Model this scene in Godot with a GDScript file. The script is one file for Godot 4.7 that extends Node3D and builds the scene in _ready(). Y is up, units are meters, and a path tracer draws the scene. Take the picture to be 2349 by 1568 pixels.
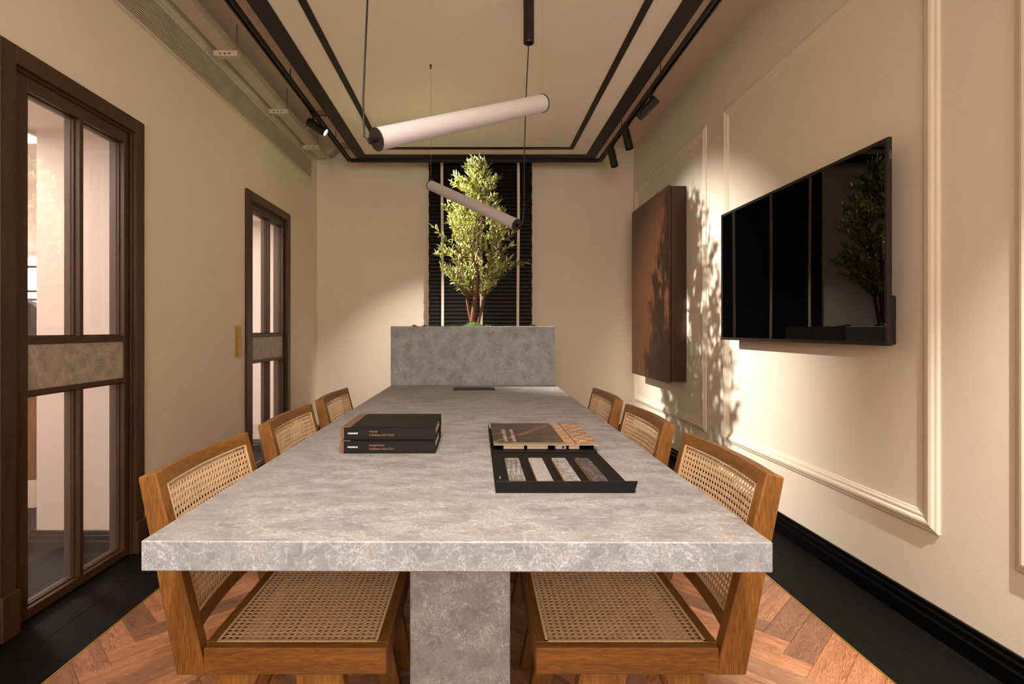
extends Node3D
# A meeting room: stone table with a planter at its far end, cane chairs, wall screen, glazed timber doors.
# World: x to the right, y up, the camera looks along -z. "d" below is the distance in front of the camera (z = -d).

const EYE := 1.15            # height of the camera
const RIGHT := 1.742         # inner face of the right wall
const LEFT := -1.77          # inner face of the left wall
const BACK := 5.9            # inner face of the far wall
const REAR := -2.2           # inner face of the wall behind the camera
const CEIL := 3.177
const RAFT := 2.93           # underside of the suspended ceiling panel

const WARM := Color(1.0, 0.96, 0.92)       # spotlights

var M := {}
var rng := RandomNumberGenerator.new()

# ------------------------------------------------------------------ lights and camera
func setup_view() -> void:
	var cam := Camera3D.new()
	cam.name = "camera"
	cam.position = Vector3(0, EYE, 0)
	cam.keep_aspect = Camera3D.KEEP_HEIGHT
	var near := 0.05
	var f := 1220.0
	cam.set_frustum(near * 1568.0 / f, Vector2((1174.5 - 1093.0) / f * near, -(784.0 - 757.0) / f * near), near, 60.0)
	add_child(cam)
	cam.current = true
	var env := Environment.new()
	env.background_mode = Environment.BG_COLOR
	env.background_color = Color.BLACK
	env.tonemap_mode = Environment.TONE_MAPPER_LINEAR
	env.tonemap_exposure = 1.4
	env.sdfgi_enabled = true
	env.ssao_enabled = true
	env.ssil_enabled = true
	var we := WorldEnvironment.new()
	we.name = "environment"
	we.environment = env
	add_child(we)

func setup_lights() -> void:
	# unseen source behind the camera, placed to light the table front
	area("unseen_rear_light", Vector3(0.0, 1.85, -REAR - 0.06), Vector3(0, 0, -1), Vector2(2.2, 1.3), 2.2, Color(1.0, 0.92, 0.86))
	# unseen lamps, placed to light the corridor and rooms beyond the doors
	area("unseen_corridor_light", Vector3(-2.75, 2.16, -1.75), Vector3(0, -1, 0), Vector2(1.2, 1.5), 1.8, Color(1.0, 0.92, 0.87))
	area("unseen_corridor_light", Vector3(-2.6, 2.16, -4.1), Vector3(0, -1, 0), Vector2(1.0, 1.4), 2.0, Color(1.0, 0.92, 0.89))
	area("unseen_far_room_light", Vector3(-5.0, 2.16, -4.6), Vector3(0, -1, 0), Vector2(1.6, 1.6), 5.0, Color(1.0, 0.93, 0.9))

func area(called: String, at: Vector3, towards: Vector3, size: Vector2, energy: float, color: Color) -> void:
	var l := AreaLight3D.new()
	l.name = called
	l.area_size = size
	l.light_energy = energy
	l.light_color = color
	l.shadow_enabled = true
	l.area_range = 20.0
	l.area_attenuation = 2.0
	l.area_normalize_energy = false
	add_child(l, true)
	l.position = at
	var up := Vector3(0, 0, -1) if absf(towards.y) > 0.9 else Vector3.UP
	l.look_at_from_position(at, at + towards, up)

func spot_light(called: String, at: Vector3, target: Vector3, energy: float, angle: float, soft: float, color: Color, size := 0.03) -> void:
	var l := SpotLight3D.new()
	l.name = called
	l.light_energy = energy
	l.light_color = color
	l.spot_range = 14.0
	l.spot_attenuation = 2.0
	l.spot_angle = angle
	l.spot_angle_attenuation = soft
	l.light_size = size
	l.shadow_enabled = true
	add_child(l, true)
	l.look_at_from_position(at, target, Vector3(0, 0, -1) if absf((target - at).normalized().y) > 0.98 else Vector3.UP)

# ------------------------------------------------------------------ node helpers
func P(x: float, y: float, d: float) -> Vector3:
	return Vector3(x, y, -d)

func new_st() -> SurfaceTool:
	var st := SurfaceTool.new()
	st.begin(Mesh.PRIMITIVE_TRIANGLES)
	return st

func numbered(called: String, parent: Node) -> String:
	if not parent.has_node(called):
		return called
	var k := 1
	while parent.has_node("%s_%03d" % [called, k]):
		k += 1
	return "%s_%03d" % [called, k]

var counts := {}
func unique(called: String, parent: Node) -> String:
	var key := str(parent.get_instance_id()) + called
	var k: int = counts.get(key, 0)
	counts[key] = k + 1
	return called if k == 0 else "%s_%03d" % [called, k]

func put(called: String, mesh: Mesh, mat: Material, parent: Node = null) -> MeshInstance3D:
	if parent == null:
		parent = self
	var o := MeshInstance3D.new()
	o.mesh = mesh
	if mat:
		o.material_override = mat
	o.name = unique(called, parent)
	parent.add_child(o, true)
	return o

func obj(called: String, st: SurfaceTool, mat: Material, parent: Node = null) -> MeshInstance3D:
	return put(called, st.commit(), mat, parent)

func tag(o: Node, label: String, category: String, group := "", kind := "") -> Node:
	o.set_meta("label", label)
	o.set_meta("category", category)
	if group != "":
		o.set_meta("group", group)
	if kind != "":
		o.set_meta("kind", kind)
	return o

func thing(called: String, label: String, category: String, at := Vector3.ZERO, group := "", kind := "") -> Node3D:
	var o := Node3D.new()
	o.name = unique(called, self)
	add_child(o, true)
	o.position = at
	tag(o, label, category, group, kind)
	return o

func dup(o: Node3D, called: String, label: String) -> Node3D:
	var c: Node3D = o.duplicate()
	c.name = unique(called, self)
	add_child(c, true)
	c.set_meta("label", label)
	return c

# ------------------------------------------------------------------ geometry helpers (points given counter-clockwise from outside, or with a centre to turn away from)
func tri(st: SurfaceTool, a: Vector3, b: Vector3, c: Vector3, n: Vector3, ua := Vector2.ZERO, ub := Vector2.ZERO, uc := Vector2.ZERO) -> void:
	st.set_normal(n); st.set_uv(ua); st.add_vertex(a)
	st.set_normal(n); st.set_uv(uc); st.add_vertex(c)
	st.set_normal(n); st.set_uv(ub); st.add_vertex(b)

func face(st: SurfaceTool, pts: Array, away: Vector3) -> void:
	# a flat convex polygon whose normal points away from the point "away"
	var n: Vector3 = (pts[1] - pts[0]).cross(pts[2] - pts[0])
	if n.length_squared() < 1e-18 and pts.size() > 3:
		n = (pts[2] - pts[0]).cross(pts[3] - pts[0])
	if n.length_squared() < 1e-20:
		return
	n = n.normalized()
	var mid := Vector3.ZERO
	for p in pts:
		mid += p
	mid /= pts.size()
	var flip := n.dot(mid - away) < 0.0
	if flip:
		n = -n
	for i in range(1, pts.size() - 1):
		if flip:
			tri(st, pts[0], pts[i + 1], pts[i], n)
		else:
			tri(st, pts[0], pts[i], pts[i + 1], n)

func hexa(st: SurfaceTool, c: Array, bevel := 0.0) -> void:
	# eight corners: index bits x=1, y=2, z=4; edges chamfered by "bevel"
	var mid := Vector3.ZERO
	for p in c:
		mid += p
	mid /= 8.0
	var fs := [[0, 2, 6, 4], [1, 3, 7, 5], [0, 1, 5, 4], [2, 3, 7, 6], [0, 1, 3, 2], [4, 5, 7, 6]]
	if bevel <= 0.0:
		for q in fs:
			face(st, [c[q[0]], c[q[1]], c[q[2]], c[q[3]]], mid)
		return
	# each corner gives three points, one per face
	var pt := {}
	for fi in 6:
		var q: Array = fs[fi]
		for k in 4:
			var p: Vector3 = c[q[k]]
			var a: Vector3 = c[q[(k + 1) % 4]] - p
			var b: Vector3 = c[q[(k + 3) % 4]] - p
			pt[[fi, q[k]]] = p + a.normalized() * minf(bevel, a.length() * 0.45) + b.normalized() * minf(bevel, b.length() * 0.45)
		face(st, [pt[[fi, q[0]]], pt[[fi, q[1]]], pt[[fi, q[2]]], pt[[fi, q[3]]]], mid)
	var faces_of := func(i: int) -> Array: return [1 if i & 1 else 0, 3 if i & 2 else 2, 5 if i & 4 else 4]
	for i in 8:
		var fo: Array = faces_of.call(i)
		face(st, [pt[[fo[0], i]], pt[[fo[1], i]], pt[[fo[2], i]]], mid)
		for bit in 3:
			var j := i | (1 << bit)
			if j == i:
				continue
			var others := [0, 1, 2].filter(func(x): return x != bit)
			var f1: int = fo[others[0]]
			var f2: int = fo[others[1]]
			face(st, [pt[[f1, i]], pt[[f1, j]], pt[[f2, j]], pt[[f2, i]]], mid)

func box(st: SurfaceTool, x0: float, x1: float, y0: float, y1: float, d0: float, d1: float, bevel := 0.0) -> void:
	var c := []
	for i in 8:
		c.append(Vector3(x1 if i & 1 else x0, y1 if i & 2 else y0, -(d1 if i & 4 else d0)))
	hexa(st, c, bevel)

func box_st(x0: float, x1: float, y0: float, y1: float, d0: float, d1: float, bevel := 0.0) -> SurfaceTool:
	var st := new_st()
	box(st, x0, x1, y0, y1, d0, d1, bevel)
	return st

func prism(st: SurfaceTool, outline: PackedVector2Array, to3: Callable, a: float, b: float) -> void:
	# outline (any simple polygon) carried from a to b; to3(point, t) gives the place
	var n := outline.size()
	var area2 := 0.0
	for i in n:
		area2 += outline[i].cross(outline[(i + 1) % n])
	var pa := []
	var pb := []
	for p in outline:
		pa.append(to3.call(p, a))
		pb.append(to3.call(p, b))
	var along: Vector3 = (pb[0] - pa[0]).normalized()
	for i in n:
		var j := (i + 1) % n
		var nm: Vector3 = (pa[j] - pa[i]).cross(along).normalized()
		if area2 < 0.0:
			nm = -nm
		var handed: Vector3 = to3.call(Vector2(1, 0), a) - to3.call(Vector2.ZERO, a)
		var up: Vector3 = to3.call(Vector2(0, 1), a) - to3.call(Vector2.ZERO, a)
		if handed.cross(up).dot(along) < 0.0:
			nm = -nm
		var mid: Vector3 = (pa[i] + pa[j] + pb[i] + pb[j]) / 4.0
		face(st, [pa[i], pa[j], pb[j], pb[i]], mid - nm)
	var idx := Geometry2D.triangulate_polygon(outline)
	for k in range(0, idx.size(), 3):
		face(st, [pa[idx[k]], pa[idx[k + 1]], pa[idx[k + 2]]], pb[idx[k]])
		face(st, [pb[idx[k]], pb[idx[k + 1]], pb[idx[k + 2]]], pa[idx[k]])

func axes(dir: Vector3) -> Array:
	dir = dir.normalized()
	var s := dir.cross(Vector3.UP)
	if s.length() < 0.01:
		s = dir.cross(Vector3.RIGHT)
	s = s.normalized()
	return [s, s.cross(dir).normalized()]

func tube(st: SurfaceTool, pts: Array, radii: Array, segs := 10, caps := true) -> void:
	# a smooth round bar through points
	var rings := []
	var norms := []
	var n := pts.size()
	var s := Vector3.ZERO
	for i in n:
		var dir: Vector3 = (pts[mini(i + 1, n - 1)] - pts[maxi(i - 1, 0)]).normalized()
		if i == 0:
			s = axes(dir)[0]
		else:
			s = (s - dir * s.dot(dir)).normalized()
		var t := dir.cross(s)
		var ring := []
		var nr := []
		for k in segs:
			var a := TAU * k / segs
			var v := s * cos(a) + t * sin(a)
			ring.append(pts[i] + v * radii[i])
			nr.append(v)
		rings.append(ring)
		norms.append(nr)
	for i in n - 1:
		for k in segs:
			var k2 := (k + 1) % segs
			var q := [[i, k], [i, k2], [i + 1, k2], [i + 1, k]]
			for t in [[0, 1, 2], [0, 2, 3]]:
				for w in [t[0], t[2], t[1]]:
					var e: Array = q[w]
					st.set_normal(norms[e[0]][e[1]])
					st.set_uv(Vector2(float(e[1]) / segs, float(e[0])))
					st.add_vertex(rings[e[0]][e[1]])
	if caps:
		face(st, rings[0], pts[1])
		face(st, rings[n - 1], pts[n - 2])

func lathe(st: SurfaceTool, profile: Array, at: Vector3, dir: Vector3, segs := 24) -> void:
	# profile: [radius, distance along dir]; flat shading across sharp steps, smooth round the axis
	var ax := axes(dir)
	dir = dir.normalized()
	for i in profile.size() - 1:
		var r0: float = profile[i][0]
		var r1: float = profile[i + 1][0]
		var h0: float = profile[i][1]
		var h1: float = profile[i + 1][1]
		var sl := Vector2(h1 - h0, -(r1 - r0)).normalized()
		for k in segs:
			var va := []
			for w in [k, k + 1]:
				var a = TAU * w / segs
				va.append(ax[0] * cos(a) + ax[1] * sin(a))
			var p := [at + va[0] * r0 + dir * h0, at + va[1] * r0 + dir * h0, at + va[1] * r1 + dir * h1, at + va[0] * r1 + dir * h1]
			var nn := [va[0] * sl.x + dir * sl.y, va[1] * sl.x + dir * sl.y, va[1] * sl.x + dir * sl.y, va[0] * sl.x + dir * sl.y]
			for t in [[0, 1, 2], [0, 2, 3]]:
				for w in t:
					st.set_normal(nn[w])
					st.set_uv(Vector2.ZERO)
					st.add_vertex(p[w])

func moulding(st: SurfaceTool, profile: Array, to3: Callable, x0: float, x1: float, y0: float, y1: float) -> void:
	# a mitred rectangular frame; profile: [inset from the outer edge, height off the wall]
	for i in profile.size() - 1:
		var loops := []
		for k in 2:
			var ins: float = profile[i + k][0]
			var h: float = profile[i + k][1]
			loops.append([to3.call(x0 + ins, y0 + ins, h), to3.call(x1 - ins, y0 + ins, h), to3.call(x1 - ins, y1 - ins, h), to3.call(x0 + ins, y1 - ins, h)])
		for s in 4:
			var t := (s + 1) % 4
			var q := [loops[0][s], loops[0][t], loops[1][t], loops[1][s]]
			var out: Vector3 = to3.call(0, 0, 1.0) - to3.call(0, 0, 0.0)
			var mid: Vector3 = (q[0] + q[1] + q[2] + q[3]) / 4.0
			face(st, q, mid - out)

func text_part(parent: Node, called: String, words: String, size: float, mat: Material, at: Vector3, basis: Basis, bold := false) -> MeshInstance3D:
	var t := TextMesh.new()
	var f := SystemFont.new()
	f.font_names = PackedStringArray(["Droid Sans"])
	f.font_weight = 700 if bold else 400
	t.font = f
	t.text = words
	t.font_size = 32
	t.pixel_size = size / 32.0
	t.depth = 0.0004
	t.curve_step = 2.0
	t.horizontal_alignment = HORIZONTAL_ALIGNMENT_LEFT
	t.vertical_alignment = VERTICAL_ALIGNMENT_CENTER
	var o := put(called, t, mat, parent)
	o.transform = Transform3D(basis, at)
	return o

# ------------------------------------------------------------------ textures
func noise_bytes(w: int, h: int, seed_: int, freq: float, type: int, fractal: int, octaves: int, warp := 0.0, warp_freq := 0.01) -> PackedByteArray:
	var n := FastNoiseLite.new()
	n.seed = seed_
	n.frequency = freq
	n.noise_type = type
	n.fractal_type = fractal
	n.fractal_octaves = octaves
	if warp > 0.0:
		n.domain_warp_enabled = true
		n.domain_warp_amplitude = warp
		n.domain_warp_frequency = warp_freq
		n.domain_warp_fractal_octaves = 3
	var im := n.get_seamless_image(w, h, false, false, 0.15)
	im.convert(Image.FORMAT_L8)
	return im.get_data()

func image_tex(w: int, h: int, data: PackedByteArray) -> ImageTexture:
	return ImageTexture.create_from_image(Image.create_from_data(w, h, false, Image.FORMAT_RGB8, data))

func grey_tex(w: int, h: int, data: PackedByteArray) -> ImageTexture:
	return ImageTexture.create_from_image(Image.create_from_data(w, h, false, Image.FORMAT_L8, data))

func stone_tex(seed_: int) -> ImageTexture:
	var s := 1024
	var veins := noise_bytes(s, s, seed_, 0.026, FastNoiseLite.TYPE_SIMPLEX, FastNoiseLite.FRACTAL_RIDGED, 5, 44.0, 0.014)
	var fine := noise_bytes(s, s, seed_ + 1, 0.085, FastNoiseLite.TYPE_SIMPLEX, FastNoiseLite.FRACTAL_RIDGED, 3, 10.0, 0.05)
	var cloud := noise_bytes(s, s, seed_ + 2, 0.006, FastNoiseLite.TYPE_SIMPLEX, FastNoiseLite.FRACTAL_FBM, 4)
	var crack := noise_bytes(s, s, seed_ + 3, 0.0035, FastNoiseLite.TYPE_SIMPLEX, FastNoiseLite.FRACTAL_FBM, 4, 40.0, 0.01)
	var dark := noise_bytes(s, s, seed_ + 4, 0.016, FastNoiseLite.TYPE_SIMPLEX, FastNoiseLite.FRACTAL_FBM, 3, 12.0, 0.03)
	var out := PackedByteArray()
	out.resize(s * s * 3)
	for i in s * s:
		var v := veins[i] / 255.0
		var f := fine[i] / 255.0
		var c := cloud[i] / 255.0
		var k := absf(crack[i] / 255.0 - 0.5)
		var dk := dark[i] / 255.0
		var t := 0.45 + 0.15 * (c - 0.5) + 1.5 * pow(maxf(v - 0.56, 0.0), 1.5) + 0.9 * pow(maxf(f - 0.55, 0.0), 1.3) * smoothstep(0.2, 0.65, c) - 0.14 * (1.0 - f)
		t -= 0.06 * smoothstep(0.58, 0.72, dk)
		var k2 := absf(dk - 0.44)
		if k2 < 0.006 and c < 0.5:
			t -= 0.07 * (1.0 - k2 / 0.006)
		var r := 0.335 + 0.63 * t
		var g := 0.324 + 0.625 * t
		var b := 0.317 + 0.62 * t
		if k < 0.012:
			var m := sqrt(1.0 - k / 0.012) * 0.55 * smoothstep(0.42, 0.55, c)
			r = lerpf(r, 0.62, m)
			g = lerpf(g, 0.56, m)
			b = lerpf(b, 0.46, m)
		out[i * 3] = int(clampf(r, 0, 1) * 255.0)
		out[i * 3 + 1] = int(clampf(g, 0, 1) * 255.0)
		out[i * 3 + 2] = int(clampf(b, 0, 1) * 255.0)
	return image_tex(s, s, out)

func wood_tex(seed_: int, dark: Color, light: Color, ring_freq: float, ring_share: float, fibre_share: float) -> ImageTexture:
	# v runs along the grain: to be stretched by the uv scale
	var w := 512
	var h := 512
	var rings := noise_bytes(w, h, seed_, ring_freq, FastNoiseLite.TYPE_SIMPLEX_SMOOTH, FastNoiseLite.FRACTAL_FBM, 2, 8.0, 0.01)
	var fibre := noise_bytes(w, h, seed_ + 1, 0.09, FastNoiseLite.TYPE_SIMPLEX, FastNoiseLite.FRACTAL_FBM, 3)
	var tone := noise_bytes(w, h, seed_ + 2, 0.008, FastNoiseLite.TYPE_SIMPLEX, FastNoiseLite.FRACTAL_FBM, 2)
	var out := PackedByteArray()
	out.resize(w * h * 3)
	for i in w * h:
		var r := fposmod(rings[i] / 255.0 * 9.0, 1.0)
		r = r * r
		var t := 0.62 - ring_share * r + fibre_share * (fibre[i] / 255.0 - 0.5) + 0.35 * (tone[i] / 255.0 - 0.5)
		t = clampf(t, 0.0, 1.0)
		out[i * 3] = int(lerpf(dark.r, light.r, t) * 255.0)
		out[i * 3 + 1] = int(lerpf(dark.g, light.g, t) * 255.0)
		out[i * 3 + 2] = int(lerpf(dark.b, light.b, t) * 255.0)
	return image_tex(w, h, out)

func mat(color: Color, rough: float, metal := 0.0, spec := 0.5) -> StandardMaterial3D:
	var m := StandardMaterial3D.new()
	m.albedo_color = color
	m.roughness = rough
	m.metallic = metal
	m.metallic_specular = spec
	return m

func tri_mat(tex: Texture2D, scale: Vector3, rough: float, tint := Color.WHITE, world := false) -> StandardMaterial3D:
	var m := mat(tint, rough)
	m.albedo_texture = tex
	m.uv1_triplanar = true
	m.uv1_world_triplanar = world
	m.uv1_scale = scale
	m.uv1_triplanar_sharpness = 8.0
	return m

func relief(m: StandardMaterial3D, tex: Texture2D, cm: float) -> StandardMaterial3D:
	m.heightmap_enabled = true
	m.heightmap_texture = tex
	m.heightmap_scale = cm
	return m

func wood_along(tex: Texture2D, axis: int, across: float, along: float, rough: float, tint := Color.WHITE) -> StandardMaterial3D:
	var s := Vector3(across, across, across)
	s[axis] = along
	return tri_mat(tex, s, rough, tint)

func make_materials() -> void:
	M.wall = relief(tri_mat(null, Vector3(1, 1, 1), 0.75, Color8(232, 221, 201), true), plaster_height(), 0.02)
	M.wall_paint = M.wall
	M.corridor = mat(Color8(222, 210, 202), 0.8)
	M.ceiling = mat(Color8(226, 208, 188), 0.85)
	M.raft = mat(Color8(246, 238, 222), 0.85)
	M.band = mat(Color8(32, 25, 20), 0.6)
	M.black = mat(Color8(14, 13, 13), 0.45)
	M.black_metal = mat(Color8(12, 12, 12), 0.4)
	M.black_gloss = mat(Color8(7, 6, 6), 0.22, 0.0, 0.4)
	M.white_metal = mat(Color8(214, 202, 180), 0.5)
	M.vent_dark = mat(Color8(40, 34, 26), 0.9)
	M.steel = mat(Color8(140, 126, 108), 0.45, 0.3)
	M.conduit = mat(Color8(176, 158, 134), 0.55)
	M.gold = mat(Color8(186, 148, 74), 0.38, 0.75)
	M.brass = mat(Color8(196, 168, 62), 0.35, 0.8)
	var stone := stone_tex(11)
	M.stone = tri_mat(stone, Vector3(1.15, 1.15, 1.15), 0.55, Color(0.93, 0.97, 1.0))
	M.stone_front = tri_mat(stone, Vector3(1.0, 1.0, 1.0), 0.55, Color(0.94, 0.985, 1.04))
	M.stone_top = tri_mat(stone, Vector3(0.75, 1.0, 1.6), 0.55, Color(0.97, 0.97, 0.975))
	M.stone_dark = tri_mat(stone, Vector3(1.6, 1.6, 1.6), 0.5, Color(1.12, 1.07, 1.0))
	var teak := wood_tex(21, Color8(76, 47, 14), Color8(162, 108, 46), 0.012, 0.3, 0.5)
	M.teak_x = wood_along(teak, 0, 5.0, 0.34, 0.42)
	M.teak_y = wood_along(teak, 1, 5.0, 0.34, 0.42)
	M.teak_z = wood_along(teak, 2, 5.0, 0.34, 0.42)
	var dark := wood_tex(31, Color8(44, 28, 15), Color8(92, 62, 38), 0.02, 0.3, 0.55)
	M.door_y = wood_along(dark, 1, 4.0, 0.45, 0.45)
	M.door_z = wood_along(dark, 2, 4.0, 0.45, 0.45)
	M.cabinet = wood_along(dark, 1, 2.5, 0.25, 0.38, Color(1.0, 0.84, 0.66))
	M.glass = mat(Color(1, 1, 1, 0.06), 0.02)
	M.glass.transparency = BaseMaterial3D.TRANSPARENCY_ALPHA
	var walnut := wood_tex(41, Color8(110, 74, 52), Color8(208, 160, 126), 0.014, 0.5, 0.4)
	M.walnut = []
	for tint in [Color(1.0, 1.0, 1.0), Color(0.84, 0.8, 0.78), Color(1.12, 1.05, 0.98), Color(0.95, 0.9, 0.85), Color(1.05, 0.97, 0.9)]:
		var m := mat(tint, 0.38)
		m.albedo_texture = walnut
		M.walnut.append(m)
	var saw := saw_height()
	M.plank = relief(tri_mat(wood_tex(51, Color8(5, 4, 4), Color8(20, 18, 17), 0.03, 0.3, 0.7), Vector3(3, 1, 0.5), 0.62), null, 0.0)
	M.plank.metallic_specular = 0.25
	M.plank.heightmap_texture = saw
	M.plank.heightmap_scale = 0.12
	M.cane = mat(Color.WHITE, 0.55)
	M.cane.vertex_color_use_as_albedo = true
	M.bead = mat(Color8(222, 190, 150), 0.5)
	M.tube = mat(Color8(190, 186, 188), 0.5)
	M.tube.subsurf_scatter_enabled = true
	M.tube.subsurf_scatter_strength = 0.2
	M.screen = mat(Color8(3, 3, 3), 0.0, 0.0, 0.42)
	M.bezel = mat(Color8(26, 23, 22), 0.4)
	M.paper = mat(Color8(214, 196, 180), 0.8)
	M.binder = mat(Color8(14, 13, 14), 0.5, 0.0, 0.35)
	M.binder_brown = mat(Color8(112, 77, 58), 0.5)
	M.text_white = mat(Color8(236, 236, 236), 0.6)
	M.text_copper = mat(Color8(152, 106, 80), 0.5)
	M.core = mat(Color8(186, 120, 66), 0.7)
	M.leaf = []
	for c in [Color8(126, 134, 68), Color8(156, 162, 96), Color8(92, 102, 50), Color8(200, 202, 150), Color8(176, 178, 116)]:
		var m := mat(c, 0.42)
		m.backlight_enabled = true
		m.backlight = Color(0.42, 0.45, 0.2)
		m.cull_mode = BaseMaterial3D.CULL_DISABLED
		M.leaf.append(m)
	M.leaves = mat(Color.WHITE, 0.42)
	M.leaves.vertex_color_use_as_albedo = true
	M.leaves.backlight_enabled = true
	M.leaves.backlight = Color(0.42, 0.45, 0.2)
	M.leaves.cull_mode = BaseMaterial3D.CULL_DISABLED
	M.bark = tri_mat(wood_tex(61, Color8(76, 46, 28), Color8(140, 92, 60), 0.03, 0.3, 0.8), Vector3(14, 4, 14), 0.8)
	M.moss = mat(Color8(70, 90, 34), 0.95)
	M.soil = mat(Color8(50, 38, 28), 1.0)
	M.olive = mat(Color8(120, 60, 40), 0.4)
	M.slat = mat(Color8(26, 25, 25), 0.28)
	M.tape = mat(Color8(236, 226, 206), 0.85)

func grey_white() -> ImageTexture:
	var n := noise_bytes(256, 256, 3, 0.02, FastNoiseLite.TYPE_SIMPLEX, FastNoiseLite.FRACTAL_FBM, 3)
	for i in n.size():
		n[i] = 246 + int(n[i] * 9 / 255.0)
	return grey_tex(256, 256, n)

func plaster_height() -> ImageTexture:
	return grey_tex(512, 512, noise_bytes(512, 512, 5, 0.11, FastNoiseLite.TYPE_SIMPLEX, FastNoiseLite.FRACTAL_FBM, 3))

func saw_height() -> ImageTexture:
	# fine saw marks across a board: the marks run along x
	var a := noise_bytes(512, 512, 7, 0.05, FastNoiseLite.TYPE_SIMPLEX, FastNoiseLite.FRACTAL_FBM, 4)
	return grey_tex(512, 512, a)

# ------------------------------------------------------------------ the shell of the room
func structure(called: String, st: SurfaceTool, m: Material, label: String, category: String) -> MeshInstance3D:
	var o := obj(called, st, m)
	tag(o, label, category, "", "structure")
	return o

const DOOR1 := [2.024, 2.735]
const DOOR2 := [4.132, 4.94]
const DOOR_TOP := 2.166

func build_shell() -> void:
	var st := new_st()
	# left wall with two door openings
	var lx0 := LEFT - 0.11
	var o1a: float = DOOR1[0] - 0.02
	var o1b: float = DOOR1[1] + 0.02
	var o2a: float = DOOR2[0] - 0.02
	var o2b: float = DOOR2[1] + 0.02
	var top := DOOR_TOP + 0.02
	box(st, lx0, LEFT, 0, CEIL, REAR - 0.15, o1a)
	box(st, lx0, LEFT, top, CEIL, o1a, o1b)
	box(st, lx0, LEFT, 0, CEIL, o1b, o2a)
	box(st, lx0, LEFT, top, CEIL, o2a, o2b)
	box(st, lx0, LEFT, 0, CEIL, o2b, BACK)
	structure("wall_left", st, M.wall, "plain cream plaster wall on the left with two glazed doors in it", "wall")
	structure("wall_right", box_st(RIGHT, RIGHT + 0.15, 0, CEIL, REAR - 0.15, BACK + 0.15), M.wall, "cream plaster wall on the right behind the screen and wall mouldings", "wall")
	structure("wall_back", box_st(lx0, RIGHT, 0, CEIL, BACK, BACK + 0.15), M.wall, "cream far wall behind the black blind and the tree", "wall")
	structure("wall_front", box_st(LEFT, RIGHT, 0, CEIL, REAR - 0.15, REAR), M.wall, "cream wall behind the camera", "wall")
	var rw := thing("window_2", "unseen bright panel behind the camera that lights the table front", "window", Vector3.ZERO, "", "structure")  # out of view: glowing panel that lights table front and chair rails
	var lit := mat(Color.WHITE, 0.5)
	lit.emission_enabled = true
	lit.emission = Color(1.0, 0.91, 0.84)
	lit.emission_energy_multiplier = 0.8
	obj("pane", box_st(-1.1, 1.1, 1.2, 2.5, REAR, REAR + 0.02), lit, rw)
	for x in [-1.13, -0.02, 1.1]:
		obj("frame_bar", box_st(x, x + 0.03, 1.17, 2.53, REAR, REAR + 0.04, 0.002), M.black, rw)
	for y in [1.17, 2.5]:
		obj("frame_bar", box_st(-1.1, 1.1, y, y + 0.03, REAR, REAR + 0.04, 0.002), M.black, rw)
	structure("ceiling", box_st(lx0, RIGHT + 0.15, CEIL, CEIL + 0.2, REAR - 0.15, BACK + 0.15), M.ceiling, "cream ceiling above the black lighting track", "ceiling")
	build_floor()
	build_baseboards()
	build_wall_panels()

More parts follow.
